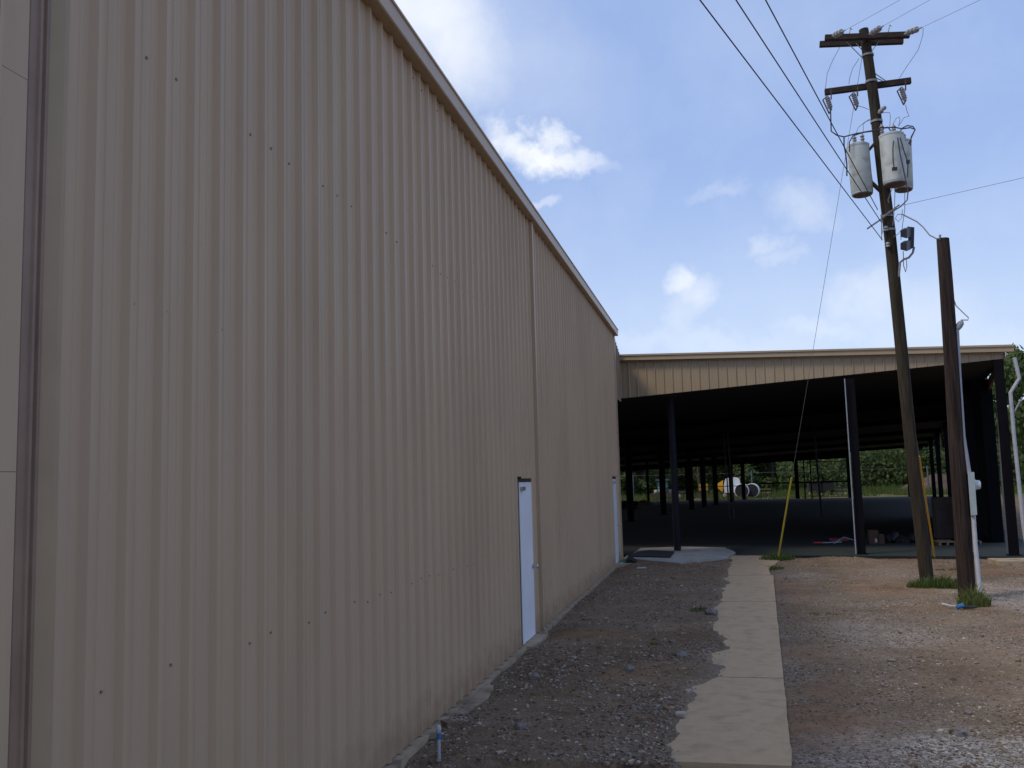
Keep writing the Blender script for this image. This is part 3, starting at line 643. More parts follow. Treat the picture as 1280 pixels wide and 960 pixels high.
# floodlight on a bent arm
fl = thing('floodlight', Pn(1134,318,-.1), 'black twin box floodlight on a bent arm beside the pole', 'floodlight')
for (vt, vb) in ((285,298),(301,314)):
    pA_, pB_ = [Pn(1125.5,vt+3,-.42),Pn(1133.5,vt+1,-.42),Pn(1133.5,vb-0,-.42),Pn(1125.5,vb-2,-.42)], [Pn(1130,vt,-.08),Pn(1139,vt-1,-.08),Pn(1139,vb-3,-.08),Pn(1130,vb-1,-.08)]
    MB().hexa([pA_[3],pA_[2],pB_[2],pB_[3],pA_[0],pA_[1],pB_[1],pB_[0]]).build('lamp_head', 'black', fl)
MB().hexa([Pn(1136,313,-.06),Pn(1142.5,309,-.06),Pn(1142.5,309,-.0),Pn(1136,313,-.0),Pn(1134,283,-.06),Pn(1143,284,-.06),Pn(1143,284,-.0),Pn(1134,283,-.0)]).build('back_plate', 'black', fl)
MB().tube([Pn(1142.5,309,-.03),Pn(1141,316,-.05),Pn(1136,322,-.07),Pn(1130,324,-.08),Pn(1125,328,-.09),Pn(1123.5,346,-.09)], .022, 8).build('arm', 'galv', fl, True)
MB().tube([Pn(1129,314,-.2),Pn(1129.5,332,-.15),Pn(1132,340,-.12),Pn(1133.5,334,-.12),Pn(1133,322,-.1)], .008, 6).build('power_lead', 'wirelt', fl, True)

# ------------------------------------------------------------------ wires
def wire(a, b_, r, label, mt='wire', sag=0, name='overhead_wire', group=None, n_=24):
    pts = []
    for i in range(n_+1):
        t = i/n_; p = Vector(a).lerp(Vector(b_), t); p.z -= sag*4*t*(1-t); pts.append(p)
    return tag(MB().tube(pts, r, 6).build(name, mt, None, True, pts[0]), label, 'wire' if name != 'guy_wire' else 'guy wire', group)
def far(a, q, k): return Vector(a) + (Vector(q)-Vector(a))*k
for i, (e_, s_, z_) in enumerate((((1103,300),(875,0),7.0),((1101,277),(920,0),7.35),((1097,262),(957,0),7.6))):
    a = Pn(*e_, -.12); r0 = ray(*s_); q_ = Vector((0,0,H)) + r0*((z_-H)/r0.z)
    wire(a, far(a, q_, 3.5), .0085, ('lowest of the three thick cables crossing the sky from the pole','middle one of the three thick cables crossing the sky from the pole','highest of the three thick cables crossing the sky from the pole')[i], 'wire', 0, 'overhead_wire', 'thick service cables over the yard')
for i, (e_, s_) in enumerate((((1056,38),(1125,0)),((1104,32.5),(1162,0)),((1152,34.5),(1225,0)))):
    a = Pn(*e_, -.75); r0 = ray(*s_); q_ = Vector((0,0,H)) + r0*((a.z+.12-H)/r0.z)
    wire(a, far(a, q_, 22), .0035, ('thin bare line leaving the left insulator of the pole top','thin bare line leaving the middle insulator of the pole top','thin bare line leaving the right insulator of the pole top')[i], 'wirelt', 0, 'power_line', 'thin lines leaving the pole top')
a = Pn(1122,258,-.13); r0 = ray(1280,222); q_ = Vector((0,0,H)) + r0*((a.z+.1-H)/r0.z)
wire(a, far(a, q_, 15), .004, 'thin bare line running right from the middle of the pole', 'wirelt', 0, 'power_line')
an1 = G(972, 702); an1.y = min(an1.y, 24.0)
gtop = Pn(1077.5,72,.12); wire(gtop, an1, .005, 'long thin guy wire from the pole top down to the yellow guard by the walkway', 'wirelt', 0, 'guy_wire')
an2 = G(1169, 702); g2 = Pn(1104,275,.13); wire(g2, an2, .007, 'guy wire from the middle of the pole to the orange guard behind it', 'wirelt', 0, 'guy_wire')
for an, top, L_, mt, lb in ((an1, gtop, 2.1, 'yellow', 'slim yellow guy wire guard slanting up beside the walkway end'), (an2, g2, 2.75, 'orange', 'orange yellow guy wire guard slanting behind the leaning pole')):
    d = (top-an).normalized(); tag(MB().tube([an+d*.15, an+d*(.15+L_)], .021, 10).build('guy_guard', mt, None, True, an), lb, 'guy guard', 'guy wire guards')
# jumpers round the pole (each a real bent wire)
J = [([(1051,57),(1041,75),(1034,92),(1031.5,112)], 'thin jumper wire from upper crossarm to the left fuse cutout'),
     ([(1074,73),(1066,85),(1062,98),(1061,105)], 'thin jumper wire dropping beside the pole to the middle cutout'),
     ([(1154,35),(1153.5,44),(1148,62),(1133,84),(1124,98)], 'thin jumper wire from right insulator to the right fuse cutout'),
     ([(1132,131),(1134,140),(1136.5,145),(1130,147),(1123,158)], 'thin bent lead from the right cutout to the transformer lid'),
     ([(1071,132),(1079,134),(1086,137)], 'short lead from the middle cutout to the pole'),
     ([(1101,141),(1112,140.5),(1113,146),(1112,160)], 'square bent lead from the pole insulator to the front transformer'),
     ([(1116,156),(1120,148),(1124,146),(1125,150),(1123,158)], 'small looped lead above the front right transformer lid'),
     ([(1096,146),(1085,150),(1079,155),(1079,167)], 'curved lead from the pole to the left transformer bushing'),
     ([(1095,148),(1082,152),(1073,159),(1069.5,168)], 'curved lead from the pole to the left bushing of the left can')]
for pts, lb in J: tag(MB().tube([Pn(a, b_, -.3) for a, b_ in pts], .005, 6).build('jumper_wire', 'wire', None, True, Pn(*pts[0], -.3)), lb, 'wire', 'jumper wires round the pole')
K = [([(1038,133),(1038.5,150),(1039,164),(1046,169),(1055,171),(1072,166.5),(1090,164),(1104,160),(1118,159),(1128,161),(1138,159.5),(1144,162),(1140,170),(1136,180)], .013, 'long dark secondary cable arching behind the transformer lids'),
     ([(1055,172),(1055,182),(1057,192),(1058.5,206),(1058.5,220)], .014, 'dark cable hanging down left of the left transformer'),
     ([(1062,190),(1061.5,178),(1066,170),(1080,165),(1092,163)], .012, 'dark cable looping over the lid of the left transformer'),
     ([(1124,166),(1128,160),(1134,157),(1141,158),(1144,162),(1139,171),(1138,182)], .012, 'dark cable loop sticking out right above the rear transformer'),
     ([(1100,160),(1110,159),(1115,166),(1119,171)], .012, 'short dark cable crossing the front of the pole to the transformer')]
for pts, r_, lb in K: tag(MB().tube([Pn(a, b_, -.35) for a, b_ in pts], r_, 7).build('secondary_cable', 'wire', None, True, Pn(*pts[0], -.35)), lb, 'cable', 'dark cables round the transformers')
T = [([(1117,230),(1110,250),(1111,254)], 'thin wire hanging from the front right transformer'), ([(1119,231),(1118,262),(1116,282)], 'thin wire dropping straight below the front right transformer'),
     ([(1131,241),(1131,262),(1128,282),(1126,300)], 'thin wire dropping from the rear transformer to the floodlight'), ([(1128,268),(1122,268),(1119,273),(1123,277),(1127,272),(1128,262)], 'small coil of loose wire hanging above the floodlight'),
     ([(1104,271),(1112,264),(1124,259),(1134,250)], 'twisted wire bundle bracketed across the pole under the transformers'), ([(1117,296),(1122,293),(1126,288)], 'short lead curving from the pole to the floodlight'),
     ([(1101,268),(1102,280),(1103,292)], 'short wire running down the pole between the spool insulators')]
for pts, lb in T: tag(MB().tube([Pn(a, b_, -.2) for a, b_ in pts], .007, 6).build('loose_wire', 'wirelt', None, True, Pn(*pts[0], -.2)), lb, 'wire', 'loose wires under the transformers')

# ------------------------------------------------------------------ short pole with meter
SB = G(1209, 748); SY = SB.y
def Q(u_, v_, dy=0): return W(u_, v_, SY+dy)
sp_ = thing('short_pole', SB, 'shorter dark creosoted wooden pole with grey meter box on its side', 'utility pole')
ax2 = [Vector((SB.x, SY, -.1)), Q(1203,650), Q(1196,560), Q(1189,450), Q(1183,360), Q(1178.3,298.5)]
A_, B_ = resamp(ax2, [.135,.133,.128,.118,.108,.1], 30); MB().tube(A_, B_, 20, jit=.1).build('shaft', 'pole2', sp_, True)
mb = MB(); mb.tube([Q(1175,300,-.02), Q(1175,293.5,-.02)], .02, 8); mb.build('bolt', 'galv', sp_)
svc = [(1128,268),(1136,272),(1146,277),(1154,284),(1162,294),(1170,298),(1175,299)]
tag(MB().tube([Pn(a, b_, -.2) if i < 1 else W(a, b_, PY-.2+(SY-.1-PY+.2)*i/6) for i, (a, b_) in enumerate(svc)], .012, 6).build('service_cable', 'wirelt', None, True, Pn(1128,268,-.2)), 'sagging twisted cable from the tall pole to the top of the short pole', 'cable')
tag(MB().tube([Q(1188,352,.0), Q(1190,368,-.02), Q(1195,382,-.02), Q(1203,390,-.02), Q(1210.5,397,-.02), Q(1210,400,-.02), Q(1201,400,-.02)], .010, 6).build('service_lead', 'whitepipe', None, True, Q(1188,352)), 'pale curved wire from the side of the short pole to its weatherhead', 'cable')
ms_ = thing('electric_meter', Q(1215,645,-.05), 'pale green grey electric meter box with round meter and conduit on the short pole', 'electric meter')
mx0 = Q(1211,647,-.12); 
MB().hexa([Q(1213.5,644.5,-.19),Q(1221.5,643.5,-.19),Q(1221.5,643.5,.06),Q(1213.5,644.5,.06),Q(1209.5,590.5,-.19),Q(1217.8,590,-.19),Q(1217.8,590,.06),Q(1209.5,590.5,.06)]).build('meter_box', 'box', ms_)
mb = MB(); a = Q(1219,606,-.06); lathe(mb, a-Vector((.02,0,0)), (1,-.12,0), [(0,.088),(.03,.088),(.032,.078),(.085,.074),(.10,.05),(.102,.0)], 20); mb.build('meter_dial', 'glassy', ms_, True)
MB().tube([Q(1196,410,-.02),Q(1199,470,-.03),Q(1204,545,-.05),Q(1211.5,592,-.07)], .036, 10).build('conduit', 'greypipe', ms_, True)
mb = MB(); a = Q(1196.5,411,-.02); lathe(mb, a, (.5,0,.7), [(0,.045),(.06,.055),(.12,.05),(.16,.02)], 12); mb.build('weatherhead', 'greypipe', ms_, True)
cb = G(1226, 753)
MB().tube([Q(1216.5,643,-.1), Q(1219,680,-.2), Q(1223,720,-.3), Vector((cb.x, cb.y, -.03))], .036, 10).build('conduit', 'whitepipe', ms_, True)
MB().tube([Q(1214.5,643,-.0), Q(1216,690,-.05)], .014, 8).build('ground_rod', 'greypipe', ms_, True)

# ------------------------------------------------------------------ grass tufts
def tuft(c, sx, sy, hgt, n_, label, z0=None, mt='tuft', lean=.5):
    mb = MB(); k = 0
    while k < n_:
        a, r_ = random.random()*2*PI, math.sqrt(random.random()); x, y = c[0]+math.cos(a)*r_*sx, c[1]+math.sin(a)*r_*sy
        z = gz(x, y) if z0 is None else z0; h_ = hgt*random.uniform(.25,1)*(1-.6*r_); t = random.random()*2*PI; w_ = random.uniform(.004,.009)
        lx, ly = random.uniform(-1,1)*lean*h_, random.uniform(-1,1)*lean*h_; dx, dy = math.cos(t)*w_, math.sin(t)*w_
        i = len(mb.v); mb.v += [(x-dx,y-dy,z-.01),(x+dx,y+dy,z-.01),(x+lx*.35+dx*.8,y+ly*.35+dy*.8,z+h_*.6),(x+lx*.35-dx*.8,y+ly*.35-dy*.8,z+h_*.6),(x+lx,y+ly,z+h_*.95)]
        mb.f += [(i,i+1,i+2,i+3),(i+3,i+2,i+4)]; mb.mi += [0,0]; k += 1
    return tag(mb.build('grass_tuft', mt, None, False, (c[0],c[1],0)), label, 'grass tuft', 'grass tufts in the yard')
g1_ = G(1172,733); tuft((g1_.x+.05, g1_.y-.05), .6, .24, .36, 1050, 'wide green grass tuft round the foot of the leaning pole')
g1_ = G(1212,757); tuft((g1_.x+.05, g1_.y-.02), .24, .18, .5, 560, 'tall thin grass tuft in front of the short pole')
g1_ = G(971,701); tuft((g1_.x, g1_.y), .42, .45, .34, 900, 'dark green grass clump at the foot of the yellow guard')
g1_ = G(962,711); tuft((g1_.x, g1_.y), .32, .3, .14, 380, 'low grass clump spilling on the walkway end')
g1_ = G(878,768); tuft((g1_.x, g1_.y), .2, .25, .07, 260, 'small bright green grass patch left of the walkway')
g1_ = G(818,812); tuft((g1_.x, g1_.y), .07, .07, .06, 50, 'tiny green sprig in the gravel near the door')
g1_ = G(1190,712); tuft((g1_.x, g1_.y), .35, .1, .07, 200, 'thin row of short weeds on the dirt behind the poles')
g1_ = G(1035,768); tuft((g1_.x, g1_.y), .35, .15, .05, 110, 'sparse low weeds in the gravel right of the walkway')

# rocks, litter, small things
def rock(u_, v_, r_, label, mt='rock'):
    p = G(u_, v_); z = gz(p.x, p.y); me = bpy.data.meshes.new('rock'); import bmesh
    bm = bmesh.new(); bmesh.ops.create_icosphere(bm, subdivisions=3, radius=r_)
    for v in bm.verts:
        q = v.co*(1/r_); s_ = 1+.35*noise.noise(q*1.3+Vector((u_,0,0)))+.12*noise.noise(q*4); v.co = Vector((v.co.x*s_*1.15, v.co.y*s_, v.co.z*s_*.75))
    bm.to_mesh(me); bm.free(); me.materials.append(MT[mt]); o = bpy.data.objects.new('rock', me); COL.objects.link(o); o.location = (p.x, p.y, z+r_*.35); return tag(o, label, 'rock', 'rocks in the gravel')
rock(889,773,.085,'rounded grey rock lying against the left edge of the walkway')
rock(1198,917,.055,'dark rock in the pale gravel at bottom right')
rock(851,826,.06,'dark rock in the gravel left of the walkway middle')
rock(787,846,.05,'grey rock in the gravel between wall and walkway')
rock(1210,893,.03,'small dark stone right of the walkway near the pale gravel','rock')
rock(651,921,.045,'pale stone near the wall in the near gravel','rock')
rock(668,856,.05,'dark stone in gravel below the near door')
mb = MB(); p = G(1200,762); z = gz(p.x,p.y)+.02
mb.tube([p+Vector((-.22,.12,z+.05)),p+Vector((-.12,.06,z+.03)),p+Vector((-.04,0,z+.03))], [.02,.012,.02], 8)
lit = tag(mb.build('litter', 'debris', None, True, (p.x,p.y,0)), 'crumpled grey and blue litter on the dirt before the short pole', 'litter')
MB().tube([p+Vector((-.05,-.02,z+.02)),p+Vector((.05,.0,z+.045))], [.035,.038], 10).build('blue_wrap', 'blue', lit, True)
MB().tube([p+Vector((.05,0,z+.02)),p+Vector((.2,.04,z+.01)),p+Vector((.27,.02,z+.02))], [.03,.02,.006], 8).build('dark_tail', 'black', lit, True)
p = G(549,956); p.x = max(p.x, -2.28); zt = .30
st = thing('water_stub', (p.x,p.y,0), 'short white and blue pipe stub sticking up beside the wall', 'pipe')
mb = MB(); lathe(mb, (p.x,p.y,.02), (0,0,1), [(0,.014),(.18,.014)], 10); mb.build('pipe', 'pvc', st, True)
mb = MB(); lathe(mb, (p.x,p.y,.19), (0,0,1), [(0,.019),(.02,.019),(.021,.015),(.05,.015)], 10); mb.build('blue_coupling', 'blue', st, True)
mb = MB(); lathe(mb, (p.x,p.y,.235), (0,0,1), [(0,.017),(.02,.022),(.045,.02),(.06,.008)], 10); mb.build('cap', 'pvc', st, True)
p = G(803,714); tag(MB().prism([(p.x-.12,p.y-.1),(p.x+.1,p.y-.06),(p.x+.06,p.y+.12),(p.x-.08,p.y+.1)], .07, .085).build('paper_scrap', 'debris', None, False, (p.x,p.y,0)), 'white scrap of paper on the gravel by the far door', 'litter')
p = G(790,706); mb = MB(); mb.tube([p+Vector((-.15,0,.06)),p+Vector((-.05,.05,.14)),p+Vector((.1,0,.07))], [.05,.1,.05], 8)
bg = tag(mb.build('plastic_bag', 'tarp', None, True, (p.x,p.y,0)), 'small black and green bag beside the far door', 'bag'); MB().tube([p+Vector((-.3,0,.05)),p+Vector((-.16,.02,.09))], [.05,.06], 8).build('green_part', 'greenplastic', bg, True)
q = [G(785,696,.1),G(838,697,.1),G(843,690,.1),G(812,688.5,.1),G(798,690,.1)]
tag(MB().prism([(a.x,a.y) for a in q], .097, .125).build('rubber_mat', 'mat', None, False, (q[0].x,q[0].y,.09)), 'black rubber mat lying on the pale pad by the first shed post', 'mat')
# things on the shed floor
def fbox(name, u0, u1, vb, vt, dep, mt, label, cat, group=None, rot=0):
    a, b_ = G(u0, vb, .05), G(u1, vb, .05); Y_ = a.y; w_ = (W(u1,vb,Y_)-W(u0,vb,Y_)).x; h_ = W(u0,vt,Y_).z-.05
    c = ((a.x+w_/2), Y_+dep/2, .052); o = MB().cbox(c, w_, dep, h_, rot).build(name, mt, None, False, c); return tag(o, label, cat, group), c, w_, h_
o, c, w_, h_ = fbox('cardboard_box', 1087, 1099, 680, 663, .3, 'cardboard', 'taller brown cardboard box on the shed floor', 'box', 'boxes on the shed floor')
MB().box(c[0]+w_*.1, c[0]+w_*.3, c[1]-.156, c[1]-.151, .1, .2).build('label_sticker', 'debris', o)
fbox('cardboard_box', 1099.5, 1106, 680, 668, .25, 'cardboard', 'smaller cardboard box beside the taller one on the shed floor', 'box', 'boxes on the shed floor')
o, c, w_, h_ = fbox('metal_cabinet', 1172, 1197, 673, 622, .5, 'brownmetal', 'brown sheet metal cabinet standing inside the shed behind the poles', 'cabinet')
MB().box(c[0]+.25, c[0]+.42, c[1]-.30, c[1]-.253, 1.05, 1.35).build('switch_box', 'debris', o)
for (u0, u1, vb, lb) in ((1174,1197,682,'wooden pallet in front of the brown cabinet'),(1212,1228,681,'small wooden pallet right of the short pole inside the shed')):
    a, b_ = G(u0, vb, .05), G(u1, vb, .05); w_ = b_.x-a.x
    pl = thing('wooden_pallet', (a.x+w_/2, a.y+.4, .05), lb, 'pallet', 'pallets on the shed floor')
    mb = MB()
    for i in range(5): mb.box(a.x, a.x+w_, a.y+i*.18, a.y+i*.18+.12, .13, .15)
    mb.build('deck', 'wood', pl)
    mb = MB()
    for i in range(3): mb.box(a.x+i*(w_-.06)/2, a.x+i*(w_-.06)/2+.06, a.y, a.y+.84, .052, .128)
    mb.build('runner', 'wood', pl)
c = G(1131, 679, .05); mb = MB(); 
for i in range(7): mb.tube([c+Vector((-.5+i*.17, .1*math.sin(i*2), .05)), c+Vector((-.4+i*.17, .2, .12+.08*math.sin(i*1.7))), c+Vector((-.3+i*.17,.5,.05))], [.1,.14,.1], 8)
tag(mb.build('tarp_heap', 'tarp', None, True, c), 'low heap of black tarp on the shed floor behind the leaning pole', 'tarp')
a = G(1017,679.5,.08); b_ = G(1052,678.5,.08)
t_ = thing('pole_tool', a, 'long pale pole with a red end lying on the shed floor', 'tool')
MB().tube([a+Vector((.25,0,.02)), b_+Vector((0,0,.02))], .02, 8).build('handle', 'greypipe', t_, True); MB().tube([a+Vector((0,0,.02)), a+Vector((.25,0,.02))], .04, 8).build('red_end', 'red', t_, True)
a = G(1043,679,.08); b_ = G(1070,676,.08)
t_ = thing('pole_tool', a, 'second pale pole crossing behind red sheets on the shed floor', 'tool'); MB().tube([a, (a+b_)/2+Vector((0,.3,.12)), b_], .02, 8).build('handle', 'greypipe', t_, True)
fbox('red_crate', 1039, 1061, 676.5, 673.5, .5, 'red', 'low flat red crate on the shed floor near the second post', 'crate')
for (u0, lb) in ((914.5, 'pair of thin grey pipes standing joined at the floor left of the guy guard'), (1032, 'pair of thin grey pipes standing joined at the floor right of the guy guard')):
    a = G(u0-2.2, 649, .05); b_ = G(u0+4, 651, .05); a.y = b_.y = 44.5; top = roofz(-5,20)+.0
    tag(MB().tube([(a.x+.02-.12,a.y,top),(a.x,a.y,.12),(b_.x-.1,a.y,.06),(b_.x,a.y,.14),(b_.x-.12,a.y,top)], .03, 8).build('pipe_loop', 'dimpipe', None, True, (a.x,a.y,.05)), lb, 'pipe', 'pipe loops in the shed')

# ------------------------------------------------------------------ far yard
def base(u_, v_, Y_=None):
    p = G(u_, v_)
    if Y_: p = W(u_, v_, Y_); p.z = 0
    return p
def wheel(p, r_, w_, par, axis=(1,0,0)):
    mb = MB(); a = Vector(axis)
    lathe(mb, Vector(p)-a*w_/2, a, [(0,r_*.6),(.0,r_*.92),(w_*.2,r_),(w_*.8,r_),(w_,r_*.92),(w_,r_*.6)], 18); o = mb.build('wheel', 'tyre', par, True)
    mb = MB(); lathe(mb, Vector(p)-a*(w_/2+.01), a, [(0,r_*.2),(.02,r_*.58),(w_+.0,r_*.58),(w_+.02,r_*.2)], 14); mb.build('rim', 'rim', o, True)
p = base(829, 628, 88); x, y = p.x, p.y
tr = thing('tractor', (x,y,0), 'green tractor with glazed cab parked on the grass beyond the shed', 'tractor')
MB().box(x-.35,x+.35,y-1.6,y-.2,.75,1.15).build('hood','palegreen',tr); MB().box(x-.55,x+.55,y-.2,y+1.0,.6,1.0).build('body','green_tr',tr)
mb = MB(); mb.box(x-.5,x+.5,y-.1,y+.95,1.0,1.75); cabg = mb.build('cab','cabglass',tr)
mb = MB()
for sx in (-.52,.52):
    for sy in (-.12,.97): mb.box(x+sx-.04,x+sx+.04,y+sy-.04,y+sy+.04,.98,1.8)
mb.box(x-.5,x+.5,y-.16,y-.1,1.70,1.757); mb.box(x-.5,x+.5,y+.955,y+1.0,1.70,1.757); mb.build('cab_frame','black',cabg); MB().box(x-.62,x+.62,y-.25,y+1.05,1.76,1.88).build('cab_roof','green_tr',tr)
for sx in (-.68,.68): wheel((x+sx,y+.5,.58),.58,.32,tr); wheel((x+sx*.8,y-1.2,.34),.34,.2,tr)
mb = MB(); mb.box(x-.95,x+.95,y-2.3,y-1.9,.3,.62); mb.box(x-.6,x-.5,y-1.9,y+.1,.55,.68); mb.box(x+.5,x+.6,y-1.9,y+.1,.55,.68); mb.build('front_loader','rust',tr)
p = base(856, 629, 88); x, y = p.x, p.y
wg = thing('farm_wagon', (x,y,0), 'dark flat farm wagon with pale wheel rims right of the tractor', 'wagon')
MB().box(x-1.1,x+1.0,y-.8,y+.8,.62,.74).build('bed','black',wg); MB().tube([(x,y-.8,.6),(x-1.3,y-1.8,.5)],.05,8).build('drawbar','rust',wg)
for sx in (-.45,.45): wheel((x+sx,y-.7,.3),.3,.16,wg,(0,1,0)); wheel((x+sx,y+.7,.3),.3,.16,wg,(0,1,0))
p = base(880, 628, 87); x, y = p.x, p.y
ym = thing('yellow_machine', (x,y,0), 'upright faded yellow machine with dark lower half beyond the shed', 'machine')
MB().box(x-.35,x+.4,y-.3,y+.5,.05,.75).build('lower_body','rust',ym); MB().box(x-.4,x+.42,y-.35,y+.55,.76,1.35).build('housing','yelmach',ym); MB().tube([(x-.1,y,1.35),(x-.1,y,1.6)],.06,8).build('stack','yelmach',ym)
p = base(911.5, 627, 88); x, y = p.x, p.y
tk = thing('tank_trailer', (x,y,0), 'white rounded tank trailer with orange yellow hopper on its left end', 'trailer')
mb = MB(); prof = []
N_ = 12
ring = [(-.62,.45),(-.68,1.0),(-.52,1.55),(-.38,1.68),(.4,1.72),(.62,1.62),(.68,1.3),(.62,.45)]
i0 = len(mb.v)
for yy in (-.8,.8):
    for a_, z_ in ring: mb.v.append((x+.28+a_, y+yy, z_))
n_ = len(ring); mb.f += [tuple(i0+k for k in range(n_)), tuple(i0+n_+k for k in reversed(range(n_)))]; mb.mi += [0,0]
for k in range(n_): mb.f.append((i0+k, i0+n_+k, i0+n_+(k+1)%n_, i0+(k+1)%n_)); mb.mi.append(0)
mb.build('tank','white',tk)
mb = MB(); i0 = len(mb.v); mb.v += [(x-1.15,y-.5,1.05),(x-1.15,y+.5,1.05),(x-.42,y-.75,1.5),(x-.42,y+.75,1.5),(x-.5,y-.6,.55),(x-.5,y+.6,.55)]
mb.f += [(0,2,4),(1,5,3),(0,1,3,2),(0,4,5,1),(2,3,5,4)]; mb.mi += [0]*5; mb.build('hopper','hopper',tk)
for sy in (-.7,.7): wheel((x-.35,y+sy,.27),.27,.16,tk,(0,1,0)); wheel((x+.6,y+sy,.27),.27,.16,tk,(0,1,0))
MB().box(x-.7,x+.95,y-.5,y+.5,.34,.44).build('chassis','black',tk); tk.scale = (1.1,1.1,1.1)
for i,(u_, lb) in enumerate(((929, 'pale shelled drum with dark round end next to the white tank'), (941.5, 'pale shelled drum with dark round end next to the picnic table'))):
    p = base(u_-1.5, 627, 87+i*.4); x, y = p.x, p.y; dr2 = thing('storage_drum', (x,y,0), lb, 'drum', 'dark ended drums beyond the shed')
    mb = MB(); a0 = Vector((.16,1,0)).normalized(); lathe(mb, Vector((x,y-.5,.66)), a0, [(0,.6),(.02,.64),(1.0,.64),(1.1,.5),(1.15,.0)], 22); mb.build('shell','white',dr2,True)
    mb = MB(); lathe(mb, Vector((x,y-.5,.66))-a0*.02, a0, [(0,.0),(.004,.58),(.015,.6)], 22); mb.build('open_end','mat',dr2)
p = base(953, 625, 89); x, y = p.x, p.y
pt = thing('picnic_table', (x,y,0), 'weathered picnic table in the grass right of the drums', 'table')
MB().box(x-.75,x+.75,y-.4,y+.4,.70,.75).build('tabletop','wood',pt)
for sy in (-.65,.65): MB().box(x-.75,x+.75,y+sy-.12,y+sy+.12,.40,.44).build('bench','wood',pt)
for sx in (-.5,.5):
    MB().bar((x+sx,y-.6,.02),(x+sx,y-.15,.69),.06,.06).build('leg','wood',pt); MB().bar((x+sx,y+.6,.02),(x+sx,y+.15,.69),.06,.06).build('leg','wood',pt)
for i,(u0,u1,vt,lb) in enumerate(((1012,1027.5,603.5,'left one of two dark box trailers with pale roof edges beyond the shed'),(1029,1043.5,602.5,'right one of two dark box trailers with pale roof edges beyond the shed'))):
    p = W(u0,620,84); q = W(u1,620,84); x0,x1,y = p.x,q.x,84; zt = W(u0,vt,84).z
    bt = thing('box_trailer', ((x0+x1)/2,y,0), lb, 'trailer', 'dark box trailers beyond the shed')
    MB().box(x0,x1,y,y+1.8,.55,zt).build('body','black',bt); MB().box(x0-.05,x1+.05,y-.06,y+1.86,zt+.002,zt+.07).build('roof','white',bt)
    for xx in (x0+.15,x1-.15): wheel((xx,y+.9,.3),.3,.2,bt)
p = base(1052, 622, 85); x, y = p.x, p.y
ut = thing('utility_trailer', (x,y,0), 'low dark flatbed trailer with open rails right of the box trailers', 'trailer')
mb = MB(); mb.box(x-.8,x+.9,y-.6,y+.6,.42,.55); mb.build('bed','rust',ut)
for z_ in (.75,.98): MB().box(x-.8,x+.9,y-.62,y-.56,z_,z_+.07).build('rail','black',ut)
for xx in (x-.7,x,x+.8): MB().box(xx-.03,xx+.03,y-.625,y-.555,.5,1.05).build('stake','black',ut)
wheel((x-.2,y-.5,.25),.25,.15,ut,(0,1,0)); wheel((x+.3,y-.5,.25),.25,.15,ut,(0,1,0))
p = W(785, 636, 62); p.z = 0; mb = MB()
for i in range(5): mb.tube([p+Vector((-.5+i*.25,-.5,.1)), p+Vector((-.45+i*.25,0,.42-.05*abs(i-2))), p+Vector((-.4+i*.25,.6,.1))], [.2,.25,.2], 8)
tag(mb.build('tarp_heap', 'tarp', None, True, p), 'dark covered heap beyond the far left shed posts', 'tarp')
# dirt mounds
def mound(c, sx, sy, h_, label):
    mb = MB(); n1 = 28
    for j in range(n1+1):
        for i in range(n1+1):
            a_, b2 = i/n1*2-1, j/n1*2-1; r_ = math.sqrt(a_*a_+b2*b2); z = h_*max(0, 1-r_**1.6)*(1+.25*noise.noise(Vector((a_*2.5+c[0],b2*2.5,1))))+.1*h_*noise.noise(Vector((a_*7,b2*7,c[1])))*max(0,1-r_)-.02
            mb.v.append((c[0]+a_*sx, c[1]+b2*sy, z))
    for j in range(n1):
        for i in range(n1): k = j*(n1+1)+i; mb.f.append((k,k+1,k+n1+2,k+n1+1)); mb.mi.append(0)
    return tag(mb.build('dirt_mound', 'mound', None, True, (c[0],c[1],0)), label, 'dirt mound')
p = W(1176,618,95); mound((p.x,95), 4.2, 4, 1.55, 'brown dirt mound in front of the trees seen between the two poles')
p = W(805,636,68); mound((p.x,68), 1.0, 1.0, .5, 'small pale dirt mound beyond the far left shed posts')
# fence wire beyond with posts
fn = thing('wire_fence', (0, 92, 0), 'pale cable strung on thin posts in front of the trees beyond the shed', 'fence')
zf = W(860,593,92).z
MB().tube([(-26,92,zf+.1),(-10,92,zf),(6,92,zf-.02),(20,92,zf+.05)], .016, 6).build('cable', 'dimpipe', fn, True)
for xx in (-25,-8.2,3.2,19): MB().tube([(xx,92,-.3),(xx,92,zf+.2)], .07, 8).build('fence_post', 'dimpipe', fn)

